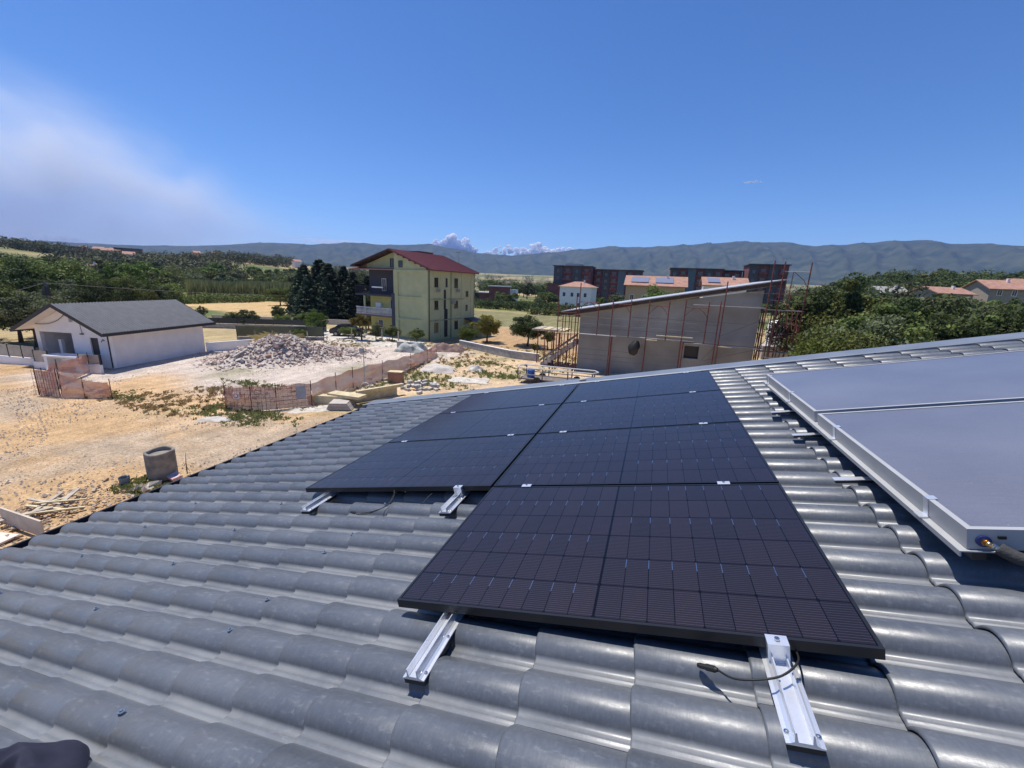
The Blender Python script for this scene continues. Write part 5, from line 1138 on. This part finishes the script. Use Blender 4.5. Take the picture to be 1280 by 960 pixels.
wood('tree_belt', 'further trees filling the wooded hillside above the terracotta roofs', 70, (1000, 1450), (185, 320), (6, 9), 36, l_dark, gap=-.9)
wood('far_wood', 'far woodland on the hilltop above the terracotta roofs', 500, (1000, 1480), (260, 420), (6, 9), 32, gap=-.6)
wood('far_wood', 'far woodland in the valley before the mountains', 1100, (440, 1100), (420, 1500), (8, 14), 33, gap=-.1)
# weeds and dry grass on the plots
def blades(nm, label, n_, spots_, hr, m_, seed):
    g = random.Random(seed); V = []; i = 0
    while i < n_:
        x0, y0, sx_, sy_ = g.choice(spots_); cx, cy = g.gauss(x0, sx_), g.gauss(y0, sy_); hh = g.uniform(*hr); sp = hh * g.uniform(.5, 1.2)
        for k in range(g.randint(7, 14)):
            a = g.uniform(0, 6.28); h = hh * g.uniform(.4, 1.1); x, y = cx + g.gauss(0, .05), cy + g.gauss(0, .05); w_ = .012 + h * .05; lx, ly = math.cos(a) * sp, math.sin(a) * sp
            c_, s_ = -math.sin(a) * w_, math.cos(a) * w_; V += [(x - c_, y - s_, -.02), (x + c_, y + s_, -.02), (x + lx * .45 + c_ * .8, y + ly * .45 + s_ * .8, h * .75), (x + lx, y + ly, h * .8)]; i += 1
    return tag(link(nm, np_mesh(nm, np.array(V), np.arange(len(V)).reshape(-1, 4), m_)), label, 'grass', kind='stuff')
blades('weeds', 'green weeds along the mesh fence and over the building plot', 16000, [(-20, 13.4, 1.5, .35), (-18.4, 14.3, 1.1, .35), (-21.6, 14.4, .5, .4), (-16.9, 22.5, .35, 1.6), (-16.6, 27, .4, 1.4), (-14.5, 26.5, .9, .7), (-12.3, 30, .8, .8), (-11, 33.5, 1.2, .8), (-13.5, 34.5, 1.0, .8), (-15.5, 33, 1, 1), (-29.2, 13.6, .7, .35), (-27.4, 13.4, .6, .3), (-13.5, 24.8, 1.2, .4), (-10, 30, .8, .5), (-8, 34, 1, 1), (-15.3, 7.0, .5, .35), (-24, 19.0, 1.6, .4)], (.05, .20), l_weed, 4)
blades('dry_grass', 'dry straw-coloured grass round the lots and verges', 16000, [(-31.5, 35.5, 1.5, .8), (-35.5, 33, 1, 1), (-28, 42.2, 4, .5), (-21, 41, 2, .6), (-15, 35, 3, 2), (-10, 44, 3, 1.5), (-18, 29, .5, 3), (14, 40, 3, 1.5), (17, 44, 3, 2), (-26, 14.2, 2, .5), (-24, 16.5, 1.6, .7), (-34, 38, 3, 1), (-8, 42, 2, 1), (-17, 19, .4, 1.5), (-25, 12.8, 1.5, .4)], (.06, .24), l_dry, 6)
blades('straw_tussock', 'tall dry straw tussock behind the rubble heap', 900, [(-36.2, 31.6, .6, .5)], (.8, 1.9), l_dry, 8)
sp_ = thing('sapling', 'bare thin sapling stem by the gutter near the well ring', 'sapling', (-14.95, 8.25, 0)); MB().tube([(0, 0, 0), (.02, 0, .45), (.05, .02, .85)], [.02, .015, .006], 5).build('stem', m_trunk, sp_); MB().tube([(.01, 0, .3), (.12, .02, .12)], .008, 4).build('twig', m_trunk, sp_)

# ------------------------------------------------------------------ parked car
car = thing('parked_car', 'dark blue-grey hatchback parked by the shrubs near the yellow house loggia', 'car', (-36.9, 42.9, 0), (0, 0, R(28)))
m_car = mat('car_paint', (.035, .042, .055), .25, .3, coat=.8)
side = [(-2.05, .35), (-2.1, .75), (-1.95, .98), (-1.55, 1.05), (-.95, 1.48), (.55, 1.52), (1.15, 1.05), (1.9, .92), (2.08, .7), (2.05, .35)]
b = MB(); n0 = len(side)
for y, s_ in ((-.86, .0), (-.80, .0), (.80, 0), (.86, 0)):
    pass
b.prism([(x, -.84, z) for x, z in side], (0, 1.68, 0)); b.build('body', m_car, car)
for sy in (-1, 1):
    MB().prism([(-1.35, sy * .842, 1.08), (-.88, sy * .842, 1.42), (-.15, sy * .842, 1.44), (-.15, sy * .842, 1.06)], (0, sy * .006, 0)).build('side_window', m_glass, car)
    MB().prism([(-.08, sy * .842, 1.06), (-.08, sy * .842, 1.44), (.5, sy * .842, 1.45), (.98, sy * .842, 1.06)], (0, sy * .006, 0)).build('side_window', m_glass, car)
    for x in (-1.3, 1.3):
        wo = MB().lathe([(.18, -.1), (.31, -.1), (.325, -.06), (.325, .06), (.31, .1), (.18, .1)], 18).build('wheel', m_rubber, car, (x, sy * .80, .325), (R(90), 0, 0)); MB().lathe([(.0005, .06), (.17, .08), (.19, .07)], 14).build('rim', m_alud, wo, (0, 0, 0))
        MB().box(x * 1.52 - .03, sy * .6 - .15, .68, x * 1.52 + .13 * (1 if x > 0 else -1), sy * .6 + .15, .82).build('headlight' if x > 0 else 'tail_light', m_steel if x > 0 else mat('tail_red', (.3, .02, .02), .3), car)
MB().hexa([(-1.53, -.70, 1.07), (-1.53, .70, 1.07), (-1.0, .66, 1.46), (-1.0, -.66, 1.46), (-1.56, -.70, 1.08), (-1.56, .70, 1.08), (-1.03, .66, 1.475), (-1.03, -.66, 1.475)]).build('rear_window', m_glass, car)
MB().hexa([(1.12, -.70, 1.07), (1.12, .70, 1.07), (.60, .66, 1.49), (.60, -.66, 1.49), (1.16, -.70, 1.08), (1.16, .70, 1.08), (.63, .66, 1.505), (.63, -.66, 1.505)]).build('windscreen', m_glass, car)
for k_, (x, y) in enumerate([(-34.0, 40.2), (-30.2, 41.0), (-27.6, 40.6)]):
    fp = MB().box(-.05, -.05, 0, .05, .05, 1.5).build('fence_post', m_woodd, None, (x, y, 0)); tag(fp, 'weathered wooden fence post on the dry verge before the yellow house', 'post', 'fence posts on the dry verge')

# ------------------------------------------------------------------ distant buildings
def block(label, x0, x1, y0, dep, z1, bays, floors=5, crown=True):
    """apartment block: slate slabs, recessed brick bays with balconies"""
    t_ = thing('apartment_block', label, 'building', (x0, y0, 0)); W_ = x1 - x0
    MB().box(0, .6, -1, W_, dep, z1 - .6).build('body', m_brick, t_)
    n_ = len(bays); bw = W_ / n_; fh = (z1 - 1.2) / floors
    for i, kd in enumerate(bays):
        a_, c_ = i * bw, (i + 1) * bw
        if kd in 'st':
            so = MB().box(a_ + .1, 0, -1, c_ - .1, .59, z1 - .55).build('facade_slab', m_slate if kd == 's' else m_teal, t_)
            if kd == 's':
                for f_ in range(1, floors):
                    for wx in ((a_ + c_) / 2 - .5,):
                        window(t_, (wx, 0.0, 0), (1, 0, 0), (0, -1, 0), 1.0, f_ * fh + 1.0, f_ * fh + 2.3, frame=mat('block_frame', (.22, .22, .22), .7), sill=False, fw=.12)
        else:
            for f_ in range(floors):
                bo_ = MB().box(a_ + .15, -.5, f_ * fh + .6, c_ - .15, .59, f_ * fh + .8).build('balcony', m_brick, t_); MB().box(a_ + .15, -.5, f_ * fh + .8, c_ - .15, -.42, f_ * fh + 1.6).build('parapet', mat('brick_pale', (.24, .09, .08), .85) if f_ % 2 else m_brick, bo_)
                window(t_, ((a_ + c_) / 2 - .9, .6, 0), (1, 0, 0), (0, -1, 0), 1.8, f_ * fh + .9, f_ * fh + 2.9, frame=mat('block_frame', (.22, .22, .22)), sill=False, fw=.12)
    MB().box(-.5, -.8, z1 - .55, W_ + .5, dep + .5, z1 - .15).build('roof_slab', m_slate, t_)
    if crown: MB().box(W_ * .3, 2, z1 - .15, W_ * .7, dep - 2, z1 + .9).build('roof_plant', mat('pale_plant', (.45, .44, .42), .8), t_)
    return t_
def XA(px, D): return aim(px, 340, D).x
D0 = 218
block('slate and brick apartment block behind the white villa, beside the low brick annex', XA(693, D0), XA(741, D0), 209, 14, 18.0, 'sbsb')
block('lower recessed apartment block with a blue stair tower', XA(743, D0), XA(803, D0), 216, 12, 17.0, 'bsbtbs', crown=False)
block('slate and brick apartment block with a bright blue tower above the terracotta roof', XA(838, D0), XA(903, D0), 213, 13, 18.4, 'sbtbsb', crown=False)
block('recessed brick apartment block between two slate ones', XA(905, D0), XA(931, D0), 219, 12, 18.2, 'bb', crown=False)
block('tall slate and brick apartment block behind the scaffold tower', XA(933, D0), XA(984, D0), 208, 14, 20.6, 'sbsb', crown=False)
b = thing('brick_annex', 'low red brick annex at the end of the apartment row', 'building', (XA(684, 205), 200, 0)); MB().box(0, 0, -1, 8, 8, 8.6).build('body', m_brick, b); MB().box(-.4, -.4, 8.6, 8.4, 8.4, 9.0).build('roof_slab', m_slate, b)
def hip_house(label, px, D, w_, dep, zb, zr, wallm, roofm=m_terra, rz=0.0, gable=False, wins=((.15, .5), (.45, .5), (.75, .5)), panels=0, name='villa'):
    c_ = aim(px, 350, D); gz = float(height(c_.x, c_.y)); t_ = thing(name, label, 'house', (c_.x, c_.y, gz), (0, 0, rz)); zb -= gz; zr -= gz
    MB().box(-w_ / 2, -dep / 2, -1, w_ / 2, dep / 2, zb).build('wall', wallm, t_)
    o = .6; q = MB()
    if gable:
        for s_ in (-1, 1): q.hexa([(-w_ / 2 - o, s_ * (dep / 2 + o), zb - .2), (w_ / 2 + o, s_ * (dep / 2 + o), zb - .2), (w_ / 2 + o, 0, zr), (-w_ / 2 - o, 0, zr), (-w_ / 2 - o, s_ * (dep / 2 + o), zb), (w_ / 2 + o, s_ * (dep / 2 + o), zb), (w_ / 2 + o, 0, zr + .2), (-w_ / 2 - o, 0, zr + .2)])
        g_ = MB(); g_.prism([(-w_ / 2 + .01, -dep / 2, zb), (-w_ / 2 + .01, dep / 2, zb), (-w_ / 2 + .01, 0, zr - .05)], (w_ - .02, 0, 0)); g_.build('gable', wallm, t_)
    else:
        hx = max(w_ / 2 - dep / 2, .2)
        q.add([(-w_ / 2 - o, -dep / 2 - o, zb), (w_ / 2 + o, -dep / 2 - o, zb), (w_ / 2 + o, dep / 2 + o, zb), (-w_ / 2 - o, dep / 2 + o, zb), (-hx, 0, zr), (hx, 0, zr)], [(0, 1, 5, 4), (1, 2, 5), (2, 3, 4, 5), (3, 0, 4), (3, 2, 1, 0)])
    ro = q.build('roof', roofm, t_)
    MB().box(w_ * .18, -.3 - dep * .12, zr - 1.0, w_ * .18 + .5, .2 - dep * .12, zr + .55).build('chimney', m_cream, ro)
    for k in range(panels):
        xa = -w_ * .42 + k * w_ * .42; zz0 = zb + (zr - zb) * .25; zz1 = zb + (zr - zb) * .8; ya = -(dep / 2 + o) * .75; yb_ = -(dep / 2 + o) * .2
        MB().hexa([(xa, ya, zz0 + .22), (xa + w_ * .3, ya, zz0 + .22), (xa + w_ * .3, yb_, zz1 + .22), (xa, yb_, zz1 + .22), (xa, ya, zz0 + .3), (xa + w_ * .3, ya, zz0 + .3), (xa + w_ * .3, yb_, zz1 + .3), (xa, yb_, zz1 + .3)]).build('roof_solar_array', mat('far_panel', (.20, .21, .28), .35, coat=.3), ro)
    for fx, fz in wins:
        window(t_, (-w_ / 2 + fx * w_, -dep / 2, 0), (1, 0, 0), (0, -1, 0), 1.1, zb * fz, zb * fz + 1.5, sill=False, fw=.1)
    return t_
hip_house('white two-storey villa with terracotta hip roof before the brick blocks', 724, 150, 11, 8, 7.6, 9.4, m_white, rz=R(-6), wins=((.1, .55), (.36, .55), (.56, .55), (.78, .55), (.2, .1), (.6, .1)))
hip_house('ochre house with terracotta roof and solar arrays behind the leafy tree', 820, 120, 14.5, 9, 8.6, 11.0, mat('ochre_wall', (.48, .34, .20), .9), gable=True, panels=2, wins=((.08, .55), (.3, .55)))
hip_house('terracotta-roofed house just above the pale edge of the unfinished roof', 905, 115, 9, 8, 9.2, 11.0, m_cream, gable=True, panels=1, wins=())
hip_house('stone-grey gabled house with terracotta roof in the wood', 1246, 165, 7.5, 8.5, 11.3, 13.4, mat('stone_wall', (.33, .27, .21), .9, var=.15), gable=True, rz=R(6), wins=((.2, .8), (.6, .8)))
hip_house('terracotta gabled house partly behind the stone-grey one', 1292, 172, 10, 9, 11.8, 14.0, mat('stone_wall', (.33, .27, .21)), gable=True, rz=R(6), wins=((.2, .8),))
hip_house('low terracotta roofed house among the trees of the wood', 1180, 150, 9.5, 7, 9.6, 11.0, mat('stone_wall', (.33, .27, .21)), gable=True, rz=R(24), wins=((.2, .8),))
hip_house('grey-roofed house just showing above the wood', 1112, 150, 6, 6, 9.2, 10.8, mat('stone_wall', (.33, .27, .21)), roofm=mat('grey_tile_far', (.30, .29, .27), .85), gable=True, rz=R(10), wins=())
hip_house('peach house with terracotta roof among the trees beyond the bungalow', 150, 190, 7, 6, 4.6, 6.0, mat('peach_wall', (.52, .36, .24), .9), wins=((.3, .4),))
hip_house('small ochre house with terracotta roof in the distant wood above the bungalow', 122, 240, 7, 6, 7.4, 9.0, mat('peach_wall', (.52, .36, .24), .9), wins=((.3, .4),))
rh = random.Random(77)
for k_ in range(8):
    px, D = rh.uniform(100, 440), rh.uniform(430, 640); c_ = aim(px, 340, D); gz = float(height(c_.x, c_.y)); w_ = rh.uniform(6, 9); t_ = thing('hillside_house', 'small pale house with a tiled roof on the wooded hill behind the bungalow', 'house', (c_.x, c_.y, gz + .5), (0, 0, rh.uniform(.6, 1.3)), 'houses on the wooded hill')
    MB().box(-w_ / 2, -4, -4, w_ / 2, 4, 6).build('wall', mat('peach_wall', (.52, .36, .24)) if k_ % 3 else m_cream, t_); MB().prism([(-w_ / 2 - .5, -4.6, 5.9), (-w_ / 2 - .5, 4.6, 5.9), (-w_ / 2 - .5, 0, 8)], (w_ + 1, 0, 0)).build('roof', m_terra, t_)
b = thing('flat_roofed_building', 'low red-brown flat-roofed building beyond the plot', 'building', (aim(616, 365, 175).x, aim(616, 365, 175).y, 0), (0, 0, R(14))); MB().box(-7, 0, -1, 2, 8, 3.6).build('low_wing', m_brick, b); MB().box(-1.5, -.6, -1, 6.5, 8, 6.4).build('main_wing', m_brick, b); MB().box(-2, -1.2, 6.4, 7, 8.5, 6.8).build('roof_slab', m_cream, b); MB().box(-7.4, -.8, 3.6, -1.51, 8.4, 3.95).build('terrace_slab', mat('pale_plant', (.45, .44, .42)), b)
for k_, (px, w_) in enumerate([(628, 3.0), (634, 3.2), (641, 3.0)]):
    c_ = aim(px, 360, 185); tag(MB().box(-w_ / 2, 0, 0, w_ / 2, 3, 5.4).build('white_shed', m_white, None, (c_.x, c_.y, 0)), 'small white shed beyond the low red-brown building', 'shed', 'white sheds beyond the plot')
for k_, (px, w_, zt) in enumerate([(63, 24, 307), (87, 22, 308.5), (160, 20, 311)]):
    c_ = aim(px, zt, 560); gz = float(height(c_.x, c_.y)); t_ = thing('hilltop_block', 'dark apartment block on the wooded hilltop above the bungalow', 'building', (c_.x, c_.y, gz), (0, 0, R(58)), 'blocks on the hilltop'); MB().box(-w_ / 2, 0, -2, w_ / 2, 9, c_.z - gz).build('body', m_brick if k_ == 1 else m_slate, t_); MB().box(-w_ / 2 - .6, -.6, c_.z - gz, w_ / 2 + .6, 9.6, c_.z - gz + .6).build('roof_slab', m_slate, t_)
tk = MB(); c_ = aim(983, 400, 58); tk.lathe([(1.25, 0), (1.25, 2.6), (1.2, 2.75), (.2, 3.1), (.0005, 3.1)], 20); 
tag(tk.build('storage_tent', mat('white_canvas', (.78, .78, .77), .7), None, (c_.x - .5, c_.y, 1.6)), 'white rounded storage tent behind the scaffold tower', 'tent')
tag(MB().box(-1.6, -1, 0, 1.6, 1, 1.6).build('tent_base', m_conc, None, (c_.x - .5, c_.y, 0)), 'grey block base under the white storage tent', 'base')

# poles and wires
up_ = aim(55, 351, 64); pl = thing('utility_pole', 'grey utility pole behind the bungalow gable', 'pole', (up_.x, up_.y, 0)); MB().tube([(0, 0, 0), (0, 0, up_.z)], [.16, .10], 8).build('shaft', m_rustg, pl); MB().box(-.6, -.05, up_.z - .35, .6, .05, up_.z - .23).build('cross_arm', m_rustg, pl); MB().box(-.25, -.2, up_.z - 1.4, .25, .2, up_.z - .6).build('transformer', m_dark, pl)
e1_ = aim(-260, 385, 70); e2_ = aim(470, 366, 120)
for k_, e in enumerate((e1_, e2_)):
    a_ = Vector((up_.x, up_.y, up_.z - .2)); pts = [a_.lerp(e, t) - Vector((0, 0, 4 * 1.0 * t * (1 - t))) for t in np.linspace(0, 1, 14)]
    wo = thing('power_line', ['sagging power line running from the utility pole away from the conifers', 'sagging power line running from the utility pole towards the conifers'][k_], 'wire', a_); MB().tube([p_ - a_ for p_ in pts], .022, 4).build('wire', m_rustg, wo)
st_ = aim(573, 316, 105); lp = thing('street_lamp', 'tall street lamp mast rising behind the red roof', 'street lamp', (st_.x, st_.y, 0)); MB().tube([(0, 0, 0), (0, 0, st_.z)], [.14, .07], 8).build('mast', m_alud, lp); MB().box(-.55, -.15, st_.z - .05, .55, .15, st_.z + .18).build('lamp_head', m_alud, lp)

# ------------------------------------------------------------------ haze, smoke, clouds
hm = bpy.data.materials.new('haze'); hm.use_nodes = True; n = hm.node_tree; n.nodes.remove(n.nodes['Principled BSDF'])
pv = n.nodes.new('ShaderNodeVolumePrincipled'); pv.inputs['Color'].default_value = (.30, .47, 1, 1); pv.inputs['Density'].default_value = 0.8e-4; pv.inputs['Anisotropy'].default_value = .25
n.links.new(pv.outputs[0], n.nodes['Material Output'].inputs['Volume'])
tag(MB().box(-7700, -7700, -3, 7700, 7700, 760).build('haze', hm), kind='stuff')

def puff_mat(nm, dens, nscale, lo, hi, col, stretch=(1, 1, 1), power=1.0):
    m_ = bpy.data.materials.new(nm); m_.use_nodes = True; global n; n = m_.node_tree; n.nodes.remove(n.nodes['Principled BSDF'])
    v_ = n.nodes.new('ShaderNodeVolumePrincipled'); v_.inputs['Color'].default_value = (*col, 1); v_.inputs['Anisotropy'].default_value = .35
    tc_ = n.nodes.new('ShaderNodeTexCoord'); ln = n.nodes.new('ShaderNodeVectorMath'); ln.operation = 'LENGTH'; n.links.new(tc_.outputs['Object'], ln.inputs[0])
    fall = rng(ln.outputs['Value'], .15, .98, 1, 0)
    mp_ = n.nodes.new('ShaderNodeMapping'); mp_.inputs['Scale'].default_value = stretch; n.links.new(tc_.outputs['Object'], mp_.inputs[0])
    nz_ = n.nodes.new('ShaderNodeTexNoise'); nz_.inputs['Scale'].default_value = nscale; nz_.inputs['Detail'].default_value = 5; nz_.inputs['Roughness'].default_value = .55; nz_.inputs['Distortion'].default_value = .9; n.links.new(mp_.outputs[0], nz_.inputs[0])
    k_ = mathn('MULTIPLY', mathn('MULTIPLY', fall, fall), rng(nz_.outputs[0], lo, hi, 0, 1))
    n.links.new(mathn('MULTIPLY', k_, dens), v_.inputs['Density']); n.links.new(v_.outputs[0], n.nodes['Material Output'].inputs['Volume']); return m_
def puff(nm, label, cat, px, py, D, sx_, sy_, sz_, m_, tilt=0.0, kind=None):
    s_ = MB(); s_.lathe([(max(math.sin(math.pi * i / 14), .0005), -math.cos(math.pi * i / 14)) for i in range(15)], 24)
    p_ = aim(px, py, D); d = p_ - CAM; o = s_.build(nm, m_, None, p_, (0, tilt, -math.atan2(d.x, d.y))); o.scale = (sx_, sy_, sz_); return tag(o, label, cat, kind=kind)
sm = puff_mat('wildfire_smoke', 6.0e-3, 3.4, .40, .64, (.98, .97, .96), (1, 1, .8))
puff('smoke_plume', 'pale wildfire smoke plume drifting high over the hill behind the bungalow', 'smoke', 35, 228, 12500, 5200, 900, 2500, sm, R(10), 'stuff')
sm2 = puff_mat('low_smoke', 1.8e-3, 2.2, .22, .7, (.95, .94, .93))
puff('smoke_plume', 'low smoke haze spreading along the skyline beyond the bungalow hill', 'smoke', 90, 285, 12800, 7200, 1200, 2300, sm2, R(4), 'stuff')
cl = puff_mat('thin_cloud', .012, 2.4, .40, .60, (1, 1, 1), (1, 1, 1.3))
puff('cloud', 'thin white cloud streak along the mountain crest', 'cloud', 425, 303, 16000, 2200, 500, 120, cl)
puff('cloud', 'soft white cloud low in the smoke beyond the wooded hill', 'cloud', 15, 291, 16500, 1500, 400, 420, cl)
# cumulus: heaped puffs, flat below
m_cum = bpy.data.materials.new('cumulus_white'); m_cum.use_nodes = True; n = m_cum.node_tree; p = n.nodes['Principled BSDF']; p.inputs['Base Color'].default_value = (.97, .97, .97, 1); p.inputs['Roughness'].default_value = 1; p.inputs['Specular IOR Level'].default_value = 0
tr_ = n.nodes.new('ShaderNodeBsdfTranslucent'); tr_.inputs[0].default_value = (1, 1, 1, 1); mx_ = n.nodes.new('ShaderNodeMixShader'); mx_.inputs[0].default_value = .55; n.links.new(p.outputs[0], mx_.inputs[1]); n.links.new(tr_.outputs[0], mx_.inputs[2]); n.links.new(mx_.outputs[0], n.nodes['Material Output'].inputs[0])
def cumulus(label, px, py, D, w_, h_, seed, npuff):
    g = random.Random(seed); q = MB(); p_ = aim(px, py, D); d = p_ - CAM; nx_, nz2 = 12, 8
    for i in range(npuff):
        t = g.uniform(-1, 1); top = h_ * (1 - t * t) ** .7 * (.55 + .45 * math.sin(t * 5 + seed) ** 2); x = t * w_; z = g.uniform(0, top); r = h_ * g.uniform(.10, .26) * (1.1 - .5 * abs(t)); y = g.uniform(-.25, .25) * w_ * .5
        pr_ = [(max(math.sin(math.pi * k / nz2), .001) * r * g.uniform(.85, 1.15), -math.cos(math.pi * k / nz2) * r) for k in range(nz2 + 1)]
        q.lathe(pr_, nx_, (x, y, z))
    return tag(q.build('cloud', m_cum, None, p_, (0, 0, -math.atan2(d.x, d.y)), smooth=True), label, 'cloud')
cumulus('small white cumulus rising behind the mountain next to the street lamp', 566, 313, 15500, 850, 520, 2, 90)
cumulus('long low white cloud bank behind the saddle of the mountains', 672, 320, 15500, 1900, 430, 5, 150)
cumulus('tiny lone white cloud high above the mountains', 941, 229, 15500, 270, 90, 3, 30)
cumulus('low white cloud behind the hilltop blocks', 68, 303, 16500, 700, 260, 4, 50)
